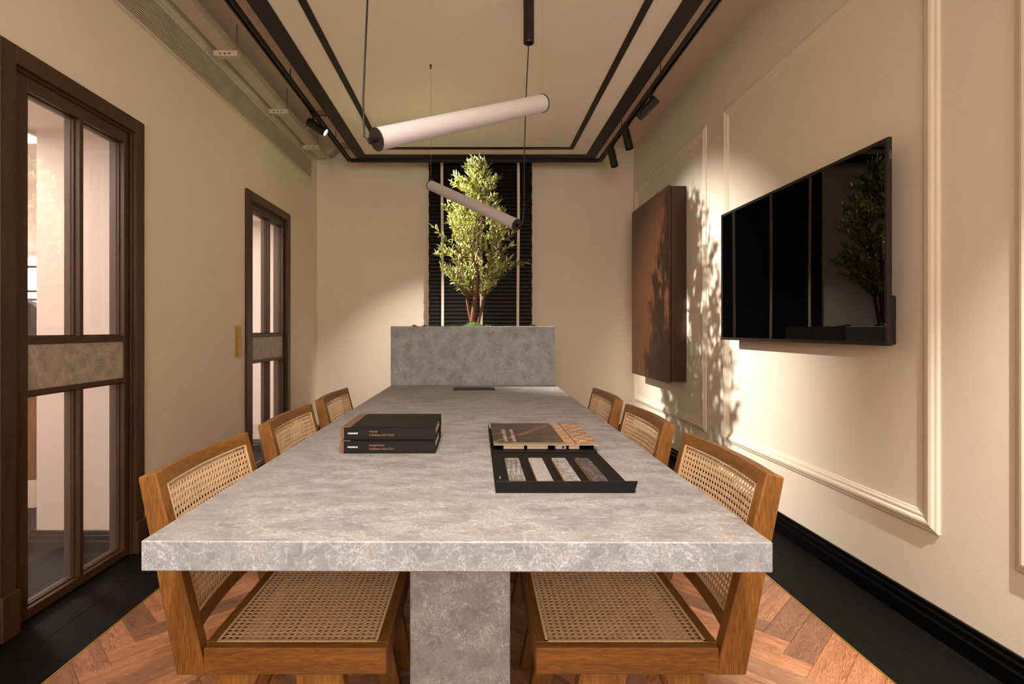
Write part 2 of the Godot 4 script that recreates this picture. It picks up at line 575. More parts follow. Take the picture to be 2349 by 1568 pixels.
func build_floor() -> void:
	var fl := thing("floor", "walnut herringbone floor with a black plank border and brass strip", "floor", Vector3.ZERO, "", "structure")
	obj("subfloor", box_st(-7.0, RIGHT + 0.15, -0.2, -0.009, REAR - 0.15, 7.2), M.soil, fl)
	# black border planks
	var seams := [[1.3675, 1.5535], [1.5545, RIGHT], [-1.6035, -1.4185], [LEFT, -1.6045]]
	var cuts := [[-2.2, 0.05, 2.238, 4.4, BACK], [-2.2, 1.2, 3.4, 5.6, BACK], [-2.2, -0.35, 1.851, 4.05, BACK], [-2.2, 0.6, 2.8, 5.0, BACK]]
	for s in 4:
		for k in cuts[s].size() - 1:
			var st := box_st(seams[s][0], seams[s][1], -0.009, 0.0, cuts[s][k] + 0.0008, cuts[s][k + 1] - 0.0008, 0.0012)
			obj("plank", st, M.plank, fl)
	# corridor planks beyond the doors
	for k in 10:
		var x1 := LEFT - 0.19 * k - 0.0005
		for c in [[0.6 + 0.3 * (k % 3), 2.3 + 0.4 * (k % 2)], [2.3 + 0.4 * (k % 2), 4.4 + 0.3 * (k % 3)], [4.4 + 0.3 * (k % 3), 5.1]]:
			obj("plank", box_st(x1 - 0.189, x1, -0.009, 0.0, c[0] + 0.0008, c[1] - 0.0008, 0.0012), M.plank, fl)
	obj("pale_floor", box_st(-6.9, LEFT - 1.91, -0.009, 0.0, 0.6, 6.9), M.paper, fl)
	for x in [[1.3605, 1.3665], [-1.4175, -1.4115]]:
		obj("brass_strip", box_st(x[0], x[1], -0.009, 0.0008, REAR, BACK, 0.0006), M.brass, fl)
	# herringbone blocks, cut where they meet the brass
	rng.seed = 77
	var w := 0.0947
	var k6 := 6
	var g := 0.0005
	var r2 := sqrt(2.0)
	var done := 0
	var rest := new_st()
	var x_lo := -1.411
	var x_hi := 1.36
	for a in range(-40, 90):
		for m in range(-8, 9):
			for vertical in 2:
				var u0: float
				var v0: float
				var u1: float
				var v1: float
				if vertical == 0:
					u0 = a + 2 * k6 * m
					v0 = a
					u1 = u0 + k6
					v1 = v0 + 1
				else:
					# column u0; the tile starts where (u - v) mod 12 == 11
					u0 = a
					v0 = a - 2 * k6 + 1 + 2 * k6 * m
					u1 = u0 + 1
					v1 = v0 + k6
				var poly := PackedVector2Array()
				for c in [[u0, v0, 1, 1], [u1, v0, -1, 1], [u1, v1, -1, -1], [u0, v1, 1, -1]]:
					var u: float = c[0] * w + g * c[2]
					var v: float = c[1] * w + g * c[3]
					poly.append(Vector2(1.157 + (u - v) / r2, 1.96 + (u + v) / r2))
				var mid := (poly[0] + poly[2]) / 2.0
				if mid.x < x_lo - 0.4 or mid.x > x_hi + 0.4 or mid.y < REAR - 0.4 or mid.y > BACK + 0.4:
					continue
				var clip := Geometry2D.intersect_polygons(poly, PackedVector2Array([Vector2(x_lo, REAR), Vector2(x_hi, REAR), Vector2(x_hi, BACK), Vector2(x_lo, BACK)]))
				if clip.is_empty():
					continue
				var pg: PackedVector2Array = clip[0]
				var near: bool = mid.y > 1.3 and mid.y < 4.7
				var st := new_st() if near else rest
				tile(st, pg, vertical == 1, rng.randf() * 4.0, rng.randf() * 4.0)
				if near and done < 295:
					obj("floor_block", st, M.walnut[rng.randi() % 5], fl)
					done += 1
	var rr := obj("floor_blocks_far", rest, M.walnut[0], fl)
	rr.set_meta("kind", "stuff")

func tile(st: SurfaceTool, pg: PackedVector2Array, vertical: bool, du: float, dv: float) -> void:
	var inner := Geometry2D.offset_polygon(pg, -0.0011)
	if inner.is_empty():
		return
	var top: PackedVector2Array = inner[0]
	var uv := func(p: Vector2) -> Vector2:
		var along := (p.x + p.y) if not vertical else (p.y - p.x)
		var across := (p.y - p.x) if not vertical else (p.x + p.y)
		return Vector2(across / 1.4142 * 4.4 + du, along / 1.4142 * 0.34 + dv)
	var idx := Geometry2D.triangulate_polygon(top)
	for k in range(0, idx.size(), 3):
		var t := [top[idx[k]], top[idx[k + 1]], top[idx[k + 2]]]
		if (t[1] - t[0]).cross(t[2] - t[0]) < 0.0:
			t = [t[0], t[2], t[1]]
		tri(st, P(t[0].x, 0, t[0].y), P(t[1].x, 0, t[1].y), P(t[2].x, 0, t[2].y), Vector3.UP, uv.call(t[0]), uv.call(t[1]), uv.call(t[2]))
	if top.size() == pg.size():
		# start both rings at the same corner
		var off := 0
		var best := 1e9
		for k in top.size():
			var dd := top[k].distance_to(pg[0])
			if dd < best:
				best = dd
				off = k
		var n := pg.size()
		for i in n:
			var j := (i + 1) % n
			var a := pg[i]
			var b := pg[j]
			var c := top[(off + j) % n]
			var e := top[(off + i) % n]
			var nn := (Vector3((b - a).y, 0, (b - a).x).normalized() + Vector3.UP).normalized()
			var A := P(a.x, -0.0011, a.y)
			var B := P(b.x, -0.0011, b.y)
			var C := P(c.x, 0, c.y)
			var E := P(e.x, 0, e.y)
			tri(st, A, B, C, nn, uv.call(a), uv.call(b), uv.call(c))
			tri(st, A, C, E, nn, uv.call(a), uv.call(c), uv.call(e))
			var nd := Vector3((b - a).y, 0, (b - a).x).normalized()
			tri(st, P(a.x, -0.009, a.y), P(b.x, -0.009, b.y), B, nd, uv.call(a), uv.call(b), uv.call(b))
			tri(st, P(a.x, -0.009, a.y), B, A, nd, uv.call(a), uv.call(b), uv.call(a))

func skirting(st: SurfaceTool, from: Vector3, to: Vector3, out: Vector3) -> void:
	var prof := PackedVector2Array([Vector2(0, 0), Vector2(0.026, 0), Vector2(0.026, 0.056), Vector2(0.022, 0.061), Vector2(0.018, 0.062), Vector2(0.018, 0.084), Vector2(0.014, 0.089), Vector2(0.011, 0.09), Vector2(0.011, 0.104), Vector2(0.008, 0.108), Vector2(0, 0.108)])
	var along := to - from
	prism(st, prof, func(p: Vector2, t: float) -> Vector3: return from + along * t + out * p.x + Vector3.UP * p.y, 0.0, 1.0)

func build_baseboards() -> void:
	var st := new_st()
	skirting(st, P(RIGHT, 0, REAR), P(RIGHT, 0, BACK), Vector3.LEFT)
	structure("baseboard_right", st, M.black_gloss, "black stepped baseboard along the right wall", "baseboard")
	st = new_st()
	for s in [[REAR, 1.935], [2.82, 4.03], [5.03, BACK]]:
		skirting(st, P(LEFT, 0, s[0]), P(LEFT, 0, s[1]), Vector3.RIGHT)
	structure("baseboard_left", st, M.black_gloss, "black stepped baseboard along the left wall between the doors", "baseboard")
	st = new_st()
	skirting(st, P(LEFT + 0.026, 0, BACK), P(RIGHT - 0.026, 0, BACK), Vector3(0, 0, 1))
	structure("baseboard_back", st, M.black_gloss, "black baseboard along the far wall behind the chairs", "baseboard")

func build_wall_panels() -> void:
	var prof := [[0.0, 0.0], [0.0, 0.007], [0.004, 0.010], [0.012, 0.012], [0.020, 0.0185], [0.030, 0.021], [0.038, 0.0195], [0.043, 0.013], [0.048, 0.012], [0.052, 0.0135], [0.058, 0.012], [0.060, 0.007], [0.068, 0.005], [0.070, 0.0]]
	var names := ["cream rectangular wall moulding around the wooden wall cabinet", "large cream rectangular wall moulding around the black screen", "cream wall moulding at the right edge, nearest the camera"]
	var spans := [[4.025, 5.825], [1.998, 3.738], [-0.03, 1.71]]
	for i in 3:
		var st := new_st()
		moulding(st, prof, func(x: float, y: float, h: float) -> Vector3: return P(RIGHT - h, y, x), spans[i][0], spans[i][1], 0.38, 2.698)
		structure("trim_%d" % (i + 1), st, M.wall_paint, names[i], "moulding")

# ------------------------------------------------------------------ doors
func build_door(idx: int, a: float, b: float, ga: float, m0: float, m1: float, gb: float, label: String) -> void:
	# a, b: the opening; ga..m0 and m1..gb: the two columns of panes
	var dr := thing("door_%d" % idx, label, "door", Vector3.ZERO, "", "structure")
	var cx := -1.75
	var ax := LEFT - 0.118
	var cw := 0.07
	var outer_top := 2.236
	obj("casing", box_st(LEFT - 0.02, cx, 0, outer_top, a - cw, a, 0.002), M.door_y, dr)
	obj("casing", box_st(LEFT - 0.02, cx, 0, outer_top, b, b + cw, 0.002), M.door_y, dr)
	obj("casing", box_st(LEFT - 0.02, cx, DOOR_TOP, outer_top, a, b, 0.002), M.door_z, dr)
	obj("plinth", box_st(LEFT - 0.02, cx + 0.014, 0, 0.165, a - cw - 0.006, a + 0.004, 0.002), M.door_y, dr)
	obj("plinth", box_st(LEFT - 0.02, cx + 0.014, 0, 0.165, b - 0.004, b + cw + 0.006, 0.002), M.door_y, dr)
	for j in [[a - 0.019, a, 0.0, DOOR_TOP + 0.019], [b, b + 0.019, 0.0, DOOR_TOP + 0.019], [a, b, DOOR_TOP, DOOR_TOP + 0.019]]:
		obj("jamb", box_st(ax, LEFT - 0.021, j[2], j[3], j[0], j[1]), M.door_y, dr)
	for j in [[a, a + 0.012, 0.0, DOOR_TOP], [b - 0.012, b, 0.0, DOOR_TOP], [a + 0.012, b - 0.012, DOOR_TOP - 0.012, DOOR_TOP]]:
		obj("stop", box_st(-1.777, -1.767, j[2], j[3], j[0], j[1], 0.0015), M.door_y, dr)
	# the leaf
	var f := -1.78
	var k := -1.852
	var lo := 0.004
	var p0 := 0.043
	var p1 := 0.886
	var s0 := 0.91
	var s1 := 1.093
	var q0 := 1.123
	var q1 := 2.1
	obj("stile", box_st(k, f, lo, DOOR_TOP - 0.003, a + 0.002, ga, 0.002), M.door_y, dr)
	obj("stile", box_st(k, f, lo, DOOR_TOP - 0.003, gb, b - 0.002, 0.002), M.door_y, dr)
	for r in [[lo, p0], [p1, s0], [s1, q0], [q1, DOOR_TOP - 0.003]]:
		obj("rail", box_st(k, f, r[0], r[1], ga, gb, 0.002), M.door_z, dr)
	obj("stone_panel", box_st(k + 0.01, f - 0.006, s0, s1, ga, gb), M.stone_dark, dr)
	for r in [[p0, p1], [q0, q1]]:
		obj("mullion", box_st(k, f, r[0], r[1], m0, m1, 0.002), M.door_y, dr)
		for c in [[ga, m0], [m1, gb]]:
			var gp := obj("glass_pane", box_st(-1.818, -1.814, r[0], r[1], c[0], c[1]), M.glass, dr)
			# glazing beads round the pane
			for side in [[-1.813, -1.803], [-1.829, -1.819]]:
				var st := new_st()
				box(st, side[0], side[1], r[0], r[1], c[0], c[0] + 0.006)
				box(st, side[0], side[1], r[0], r[1], c[1] - 0.006, c[1])
				box(st, side[0], side[1], r[0], r[0] + 0.006, c[0] + 0.006, c[1] - 0.006)
				box(st, side[0], side[1], r[1] - 0.006, r[1], c[0] + 0.006, c[1] - 0.006)
				obj("glazing_bead", st, M.door_y, gp)

# ------------------------------------------------------------------ what the doors show
func build_corridor() -> void:
	var hx := LEFT - 0.11
	var st := new_st()
	box(st, -2.295, hx, 0, 2.19, 2.775, 2.975)
	structure("wall_corridor", st, M.corridor, "short pinkish cross wall seen through the near door", "wall")
	var st2 := new_st()
	box(st2, -3.6, hx, 0, 2.19, 5.1, 5.25)
	structure("wall_corridor_end", st2, M.corridor, "pinkish cross wall seen through the far door", "wall")
	var st3 := new_st()
	box(st3, -7.0, hx, 0, 2.4, 0.45, 0.6)
	box(st3, -7.0, -6.9, 0, 2.4, 0.6, 7.2)
	box(st3, -7.0, hx, 0, 2.4, 7.05, 7.2)
	structure("wall_corridor_outer", st3, M.corridor, "outer walls of the rooms beyond the doors", "wall")
	structure("ceiling_corridor", box_st(-7.0, hx, 2.19, 2.4, 0.45, 7.2), M.corridor, "low pinkish ceiling of the corridor beyond the near door", "ceiling")
	for s in [[-2.295 - 0.026, hx, 2.775], [-3.6, hx, 5.1]]:
		st = new_st()
		skirting(st, P(s[0], 0, s[2]), P(s[1], 0, s[2]), Vector3(0, 0, 1))
		structure("baseboard_corridor", st, M.black_gloss, "black stepped baseboard of the cross wall behind the %s door" % ("near" if s[2] < 3.0 else "far"), "baseboard")
	# lit window of the far room
	var win := thing("window_1", "bright white window far beyond the near door", "window", Vector3.ZERO, "", "structure")
	var lit := mat(Color.WHITE, 0.5)
	lit.emission_enabled = true
	lit.emission = Color(1.0, 0.96, 0.95)
	lit.emission_energy_multiplier = 1.6
	obj("pane", box_st(-6.4, -4.3, 1.0, 2.1, 6.99, 7.01), lit, win)
	for y in [1.55, 1.66, 1.98]:
		obj("frame_bar", box_st(-6.4, -4.3, y - 0.012, y + 0.012, 6.95, 6.985), M.black, win)
	# things in the corridor
	var dl := thing("ceiling_light", "small square white ceiling light beyond the near door", "light", Vector3.ZERO)
	obj("housing", box_st(-2.56, -2.32, 2.17, 2.19, 2.66, 2.9, 0.002), M.white_metal, dl)
	var on := mat(Color.WHITE, 0.5)
	on.emission_enabled = true
	on.emission = Color(1.0, 0.95, 0.92)
	on.emission_energy_multiplier = 2.5
	obj("diffuser", box_st(-2.55, -2.33, 2.164, 2.17, 2.67, 2.89), on, dl)
	spot_light("ceiling_light_beam", Vector3(-2.44, 2.15, -2.78), Vector3(-2.44, 0, -2.78), 0.25, 70.0, 1.0, Color(1, 0.93, 0.88), 0.1)
	var cb := thing("corridor_cabinet", "light wood cabinet with white base glimpsed through the near door", "cabinet", P(-3.2, 0, 3.6))
	obj("base", box_st(-0.34, 0.34, 0, 0.18, -0.16, 0.16, 0.002), M.white_metal, cb)
	obj("front", box_st(-0.34, 0.34, 0.18, 0.73, -0.16, 0.16, 0.003), M.teak_y, cb)
	st = new_st()
	var arch := PackedVector2Array([Vector2(-0.3, 0), Vector2(0.3, 0)])
	for i in 13:
		var an := PI * i / 12.0
		arch.append(Vector2(0.3 * cos(an), 0.5 + 0.15 * sin(an)))
	prism(st, arch, func(p: Vector2, t: float) -> Vector3: return P(-3.2 + p.x, 0.73 + p.y, t), 3.55, 3.62)
	tag(obj("arched_board", st, M.black), "dark arched board on the cabinet seen through the near door", "board")

# ------------------------------------------------------------------ ceiling fittings
func build_ceiling_fittings() -> void:
	var raft := thing("suspended_ceiling", "cream suspended ceiling panel with two dark border bands above the table", "ceiling panel")
	var x0 := -1.24
	var x1 := 1.224
	var d0 := -1.7
	var d1 := 5.51
	obj("board", box_st(x0, x1, RAFT, RAFT + 0.1, d0, d1), M.raft, raft)
	var flat := [[0.0, 0.0], [0.0, 0.008], [1.0, 0.008], [1.0, 0.0]]
	for band in [[x0, x1, d0, d1, 0.112, 0.124, "outer_band"], [-0.962, 0.953, -1.4, 5.228, 0.045, 0.058, "inner_band"]]:
		for s in 4:
			var w: float = band[4]
			var wd: float = band[5]
			var a: float = band[0]
			var b: float = band[1]
			var c: float = band[2]
			var e: float = band[3]
			var q: Array
			if s == 0:
				q = [[a, c], [a, e], [a + w, e - wd], [a + w, c + wd]]
			elif s == 1:
				q = [[b, c], [b, e], [b - w, e - wd], [b - w, c + wd]]
			elif s == 2:
				q = [[a, c], [b, c], [b - w, c + wd], [a + w, c + wd]]
			else:
				q = [[a, e], [b, e], [b - w, e - wd], [a + w, e - wd]]
			var pts := PackedVector2Array()
			for p in q:
				pts.append(Vector2(p[0], p[1]))
			var st := new_st()
			prism(st, pts, func(p: Vector2, t: float) -> Vector3: return P(p.x, t, p.y), RAFT - 0.005, RAFT)
			obj(band[6], st, M.band, raft)
	for x in [-1.0, 1.0]:
		for d in [-1.4, 1.0, 3.2, 5.2]:
			var st := new_st()
			tube(st, [P(x, RAFT + 0.1, d), P(x, CEIL, d)], [0.005, 0.005], 8)
			obj("hanger_rod", st, M.steel, raft)
	# the black lighting track that runs round it
	var track := thing("lighting_track", "black lighting track hung on wires around the suspended ceiling panel", "track")
	var y0 := 2.9
	var y1 := 2.935
	var prof := PackedVector2Array([Vector2(-0.0175, 0), Vector2(-0.007, 0), Vector2(-0.007, 0.02), Vector2(0.007, 0.02), Vector2(0.007, 0), Vector2(0.0175, 0), Vector2(0.0175, 0.035), Vector2(-0.0175, 0.035)])
	for x in [-1.3225, 1.2875]:
		var st := new_st()
		prism(st, prof, func(p: Vector2, t: float) -> Vector3: return P(x + p.x, y0 + p.y, t), -1.8, 5.56)
		obj("rail", st, M.black_metal, track)
	var stb := new_st()
	prism(stb, prof, func(p: Vector2, t: float) -> Vector3: return P(t, y0 + p.y, 5.5425 + p.x), -1.305, 1.27)
	obj("rail", stb, M.black_metal, track)
	for h in [[-1.3225, 0.6], [-1.3225, 2.2], [-1.3225, 3.78], [-1.3225, 5.0], [1.2875, 0.6], [1.2875, 2.2], [1.2875, 3.72], [1.2875, 4.72]]:
		var st := new_st()
		tube(st, [P(h[0], y1, h[1]), P(h[0], y1 + 0.022, h[1])], [0.008, 0.005], 8)
		tube(st, [P(h[0], y1 + 0.022, h[1]), P(h[0], y1 + 0.07, h[1])], [0.0035, 0.0035], 8)
		tube(st, [P(h[0], y1 + 0.07, h[1]), P(h[0], CEIL, h[1])], [0.0012, 0.0012], 6)
		obj("hanger", st, M.black_metal, track)
	# spotlights
	var on := mat(Color.WHITE, 0.4)
	on.emission_enabled = true
	on.emission = Color(1.0, 0.97, 0.92)
	on.emission_energy_multiplier = 6.0
	var off := mat(Color8(18, 18, 18), 0.2)
	spotlight("black cylindrical track spotlight shining at the tree, on the left track", P(-1.3225, y0, 4.32), Vector3(1.25, -0.80, 0.03), on, [23.0, 29.0, 1.0, 0.015], "")
	spotlight("black track spotlight on the right track, nearest of its three, tilted left", P(1.2875, y0, 3.93), Vector3(-1.95, -1.85, -1.92), on, [8.2, 14.0, 1.0, 0.02], "spotlights on the right track")
	spotlight("black track spotlight on the right track, middle one of three, hanging down", P(1.2875, y0, 4.56), Vector3(0.03, -0.15, 0.01), off, [], "spotlights on the right track")
	spotlight("black track spotlight on the right track, farthest of three, by the corner", P(1.2875, y0, 5.05), Vector3(0.03, -0.15, 0.01), off, [], "spotlights on the right track")
	spotlight("black track spotlight on the right track outside the picture, washing the right wall", P(1.2875, y0, 0.55), Vector3(0.47, -2.28, -0.68), on, [10.5, 28.0, 1.0, 0.02], "")
	for x in [-0.28, 0.22]:  # out of view behind the camera, placed to light the table top
		var dn := thing("unseen_table_lamp", "unseen lamp behind the camera lighting the table, on the %s half of the suspended ceiling" % ("left" if x < 0.0 else "right"), "light", Vector3(x, RAFT, 0.1))
		var sd := new_st()
		lathe(sd, [[0.0, -0.002], [0.045, -0.002], [0.045, -0.05], [0.05, -0.052], [0.05, 0.0]], Vector3.ZERO, Vector3.UP, 28)
		obj("can", sd, M.black_metal, dn)
		sd = new_st()
		lathe(sd, [[0.0, -0.04], [0.044, -0.04], [0.044, -0.036]], Vector3.ZERO, Vector3.UP, 24)
		obj("lens", sd, on, dn)
		spot_light("unseen_table_lamp_beam", Vector3(x, RAFT - 0.06, 0.1), Vector3(x * 0.6, 0.75, -1.35), 3.9, 34.0, 1.0, WARM, 0.05)
	# cable trunking on brackets
	var tr := thing("cable_trunking", "white metal cable trunking on brackets under the ceiling at left", "trunking")
	var trunk := obj("trunk", box_st(-1.712, -1.612, 3.0, 3.063, 0.2, 5.7, 0.002), M.white_metal, tr)
	for x in [[-1.7095, -1.692], [-1.6905, -1.634], [-1.6325, -1.6145]]:
		obj("lid", box_st(x[0], x[1], 2.9975, 3.0, 0.2, 5.7, 0.001), M.white_metal, trunk)
	obj("end_plate", box_st(-1.711, -1.613, 3.0, 3.062, 5.7, 5.704), M.white_metal, tr)
	for d in [0.85, 1.74, 2.63, 3.527, 4.46, 5.33]:
		var st := new_st()
		prism(st, PackedVector2Array([Vector2(-0.02, 0.0), Vector2(0.02, 0.0), Vector2(0.02, 0.038), Vector2(0.017, 0.038), Vector2(0.017, 0.003), Vector2(-0.017, 0.003), Vector2(-0.017, 0.038), Vector2(-0.02, 0.038)]), func(p: Vector2, t: float) -> Vector3: return P(t, 2.958 + p.y, d + p.x), -1.735, -1.575)
		var brk := obj("bracket", st, M.white_metal, tr)
		for x in [-1.724, -1.588]:
			var s2 := new_st()
			tube(s2, [P(x, 2.955, d), P(x, CEIL - 0.001, d)], [0.004, 0.004], 8)
			obj("threaded_rod", s2, M.steel, tr)
		var s3 := new_st()
		for x in [-1.69, -1.66, -1.63]:
			box(s3, x - 0.006, x + 0.006, 2.97, 2.978, d - 0.0208, d - 0.0199)
		obj("slot", s3, M.vent_dark, brk)
	# conduits that cross the ceiling
	var n := 0
	for c in [[4.93, 3.163, "upper"], [4.99, 3.163, "lower"], [5.78, 3.163, "upper"], [5.84, 3.14, "lower"]]:
		var st := new_st()
		tube(st, [P(-1.612, 3.05, c[0]), P(-1.57, 3.06, c[0]), P(-1.52, c[1] - 0.02, c[0]), P(-1.46, c[1], c[0]), P(-0.9, c[1], c[0])], [0.0115, 0.0115, 0.0115, 0.0115, 0.0115], 10)
		var cd := thing("conduit", "painted %s conduit of the %s pair from the trunking along the ceiling" % ["farther" if n % 2 else "nearer", "near" if n < 2 else "far"], "conduit", Vector3.ZERO, "ceiling conduits")
		obj("pipe", st, M.conduit, cd)
		var s2 := new_st()
		box(s2, -1.30, -1.275, c[1] - 0.014, CEIL, c[0] - 0.018, c[0] + 0.018, 0.002)
		obj("clip", s2, M.conduit, cd)
		n += 1
	var stc := new_st()
	tube(stc, [P(-1.64, 3.06, 5.72), P(-1.6, 3.02, 5.76), P(-1.585, 2.96, 5.77), P(-1.575, 2.9, 5.77), P(-1.57, 2.875, 5.77)], [0.006, 0.006, 0.006, 0.006, 0.004], 8)
	tag(obj("loose_cable", stc, M.white_metal), "short white cable end hanging from the end of the trunking", "cable")
	# grille in the left wall
	var vent := thing("air_grille", "long white slatted air grille high on the left wall", "grille")
	var st := new_st()
	moulding(st, [[0.0, 0.0], [0.001, 0.008], [0.026, 0.009], [0.030, 0.005], [0.030, 0.0]], func(x: float, y: float, h: float) -> Vector3: return P(LEFT + h, y, x), 0.6, 5.705, 2.745, 2.99)
	obj("frame", st, M.white_metal, vent)
	obj("recess_shade", box_st(LEFT, LEFT + 0.0015, 2.77, 2.965, 0.62, 5.68), M.vent_dark, vent)  # dark sheet stands in for the shade in the cavity behind the slats
	for i in 14:
		var y := 2.7775 + 0.01325 * i
		var s := new_st()
		prism(s, PackedVector2Array([Vector2(0.0015, 0.002), Vector2(0.0075, 0.0), Vector2(0.009, 0.0015), Vector2(0.009, 0.0065), Vector2(0.0075, 0.008), Vector2(0.0015, 0.0075)]), func(p: Vector2, t: float) -> Vector3: return P(LEFT + p.x, y + p.y, t), 0.63, 5.675)
		obj("slat", s, M.white_metal, vent)
	# switch
	var sw := thing("light_switch", "brass triple rocker light switch beside the far door", "switch")
	obj("plate", box_st(LEFT, LEFT + 0.009, 0.952, 1.183, 3.9, 3.985, 0.0015), M.gold, sw)
	for i in 3:
		var y := 0.966 + i * 0.069
		var c := []
		for k in 8:
			c.append(P(LEFT + (0.009 if not k & 1 else (0.013 if k & 2 else 0.017)), y + (0.064 if k & 2 else 0.0), 3.976 if k & 4 else 3.912))
		var s := new_st()
		hexa(s, c, 0.001)
		obj("rocker", s, M.gold, sw)

func spotlight(label: String, at: Vector3, dir: Vector3, lens: Material, beam: Array, group: String) -> void:
	var sp := thing("spotlight", label, "spotlight", at, group)
	dir = dir.normalized()
	var st := new_st()
	box(st, -0.016, 0.016, -0.012, 0.0, -0.05, 0.05, 0.002)
	obj("adapter", st, M.black_metal, sp)
	st = new_st()
	tube(st, [Vector3(0, -0.012, 0), Vector3(0, -0.03, 0)], [0.014, 0.014], 14)
	tube(st, [Vector3(0, -0.03, 0), Vector3(0, -0.07, 0)], [0.009, 0.009], 12)
	obj("stem", st, M.black_metal, sp)
	var pivot := Vector3(0, -0.085, 0)
	var back := pivot - dir * 0.055
	st = new_st()
	var r := 0.034
	lathe(st, [[0.0, 0.0], [r - 0.004, 0.0], [r, 0.004], [r, 0.172], [r - 0.002, 0.174], [r - 0.004, 0.174], [r - 0.004, 0.150], [0.0, 0.150]], back, dir, 28)
	var barrel := obj("barrel", st, M.black_metal, sp)
	st = new_st()
	lathe(st, [[0.0, 0.0], [r - 0.006, 0.0], [r - 0.006, 0.004], [0.0, 0.006]], back + dir * 0.162, dir, 24)
	obj("lens", st, lens, barrel)
	if not beam.is_empty():
		var from := at + back + dir * 0.182
		spot_light("spotlight_beam", from, from + dir, beam[0], beam[1], beam[2], WARM, beam[3])

func build_pendants() -> void:
	pendant("white tube pendant lamp nearest the camera, tilted up to the right", P(-0.299, 1.716, 1.58), P(0.255, 2.024, 2.05))
	pendant("white tube pendant lamp in front of the tree, tilted down to the right", P(0.225, 1.733, 2.95), P(-0.307, 2.122, 3.57))

func pendant(label: String, a: Vector3, b: Vector3) -> void:
	# a: the end with the power cord, b: the end with the steel cable
	var pd := thing("pendant_lamp", label, "pendant lamp", Vector3.ZERO, "tube pendant lamps")
	var dir := (b - a).normalized()
	var r := 0.033
	var st := new_st()
	lathe(st, [[r - 0.001, 0.004], [r, 0.006], [r, (b - a).length() - 0.006], [r - 0.001, (b - a).length() - 0.004]], a, dir, 40)
	obj("diffuser", st, M.tube, pd)
	for e in [[a, dir], [b, -dir]]:
		st = new_st()
		lathe(st, [[0.0, 0.0], [r + 0.0005, 0.0], [r + 0.0015, 0.001], [r + 0.0015, 0.004], [0.0, 0.004]], e[0], e[1], 40)
		obj("end_cap", st, M.band, pd)
	st = new_st()
	lathe(st, [[0.0, -0.026], [0.005, -0.026], [0.010, -0.024], [0.008, -0.015], [0.008, 0.0]], a, dir, 20)
	obj("cord_grip", st, M.black_metal, pd)
	var side := -0.006 if a.x < b.x else 0.03
	st = new_st()
	var top := Vector3(a.x - 0.012, RAFT, a.z) if a.x < b.x else Vector3(a.x + 0.055, RAFT - 0.238, a.z + 0.1)
	var tip := a - dir * 0.022
	tube(st, [tip, tip + Vector3(-0.016 * signf(b.x - a.x), 0.012, 0), tip.lerp(top, 0.1) + Vector3(-0.02 * signf(b.x - a.x), 0, 0), tip.lerp(top, 0.4) + Vector3(-0.006 * signf(b.x - a.x), 0, 0), tip.lerp(top, 0.75), top], [0.003, 0.003, 0.003, 0.003, 0.003, 0.003], 8)
	obj("power_cord", st, M.black_metal, pd)
	var can := Vector3(top.x, RAFT, top.z)
	st = new_st()
	if a.x < b.x:
		lathe(st, [[0.0, -0.238], [0.022, -0.238], [0.029, -0.232], [0.029, 0.0]], can + Vector3(0, 0.238, 0) - Vector3(0, 0.238, 0), Vector3.UP, 24)
	else:
		lathe(st, [[0.0, -0.238], [0.018, -0.238], [0.020, -0.244], [0.027, -0.244], [0.029, -0.238], [0.029, 0.0]], can, Vector3.UP, 28)
	obj("canopy", st, M.black_metal, pd)
	st = new_st()
	var gb := Vector3(b.x, RAFT, b.z)
	var hold := b - dir * 0.002 + Vector3(0, r - 0.002, 0)
	tube(st, [hold, gb - Vector3(0, 0.022, 0)], [0.001, 0.001], 6)
	obj("steel_cable", st, M.steel, pd)
	st = new_st()
	lathe(st, [[0.0, -0.028], [0.003, -0.028], [0.005, -0.020], [0.005, -0.003], [0.008, -0.001], [0.008, 0.0]], gb, Vector3.UP, 12)
	obj("ceiling_gripper", st, M.black_metal, pd)

# ------------------------------------------------------------------ table and planter
func build_table() -> void:
	var t := thing("conference_table", "long grey stone conference table on a central stone pedestal", "table", P(-0.039, 0, 1.007))
	t.rotation.y = -0.0057
	var hw := 0.599
	var L := 2.868
	var y0 := 0.692
	var y1 := 0.75
	var st := new_st()
	box(st, -hw, hw, y0, y1 - 0.0003, 0.0, L, 0.0022)
	obj("edge_slab", st, M.stone_front, t)
	obj("top_surface", box_st(-hw + 0.0022, hw - 0.0022, y1 - 0.001, y1, 0.0022, L), M.stone_top, t)
	obj("pedestal", box_st(-0.119, 0.117, 0.0, y0, 0.243, 2.5, 0.003), M.stone, t)
	# flap over the sockets near the planter
	obj("cable_flap", box_st(-0.125, 0.141, y1, y1 + 0.011, 2.575, 2.63, 0.002), M.black, t)
	obj("cable_outlet", box_st(-0.135, 0.15, y1 - 0.001, y1 + 0.002, 2.53, 2.64, 0.001), M.black_metal, t)
	for x in [-0.132, 0.13]:
		obj("hinge", box_st(x, x + 0.016, y1, y1 + 0.007, 2.535, 2.575, 0.001), M.black_metal, t)

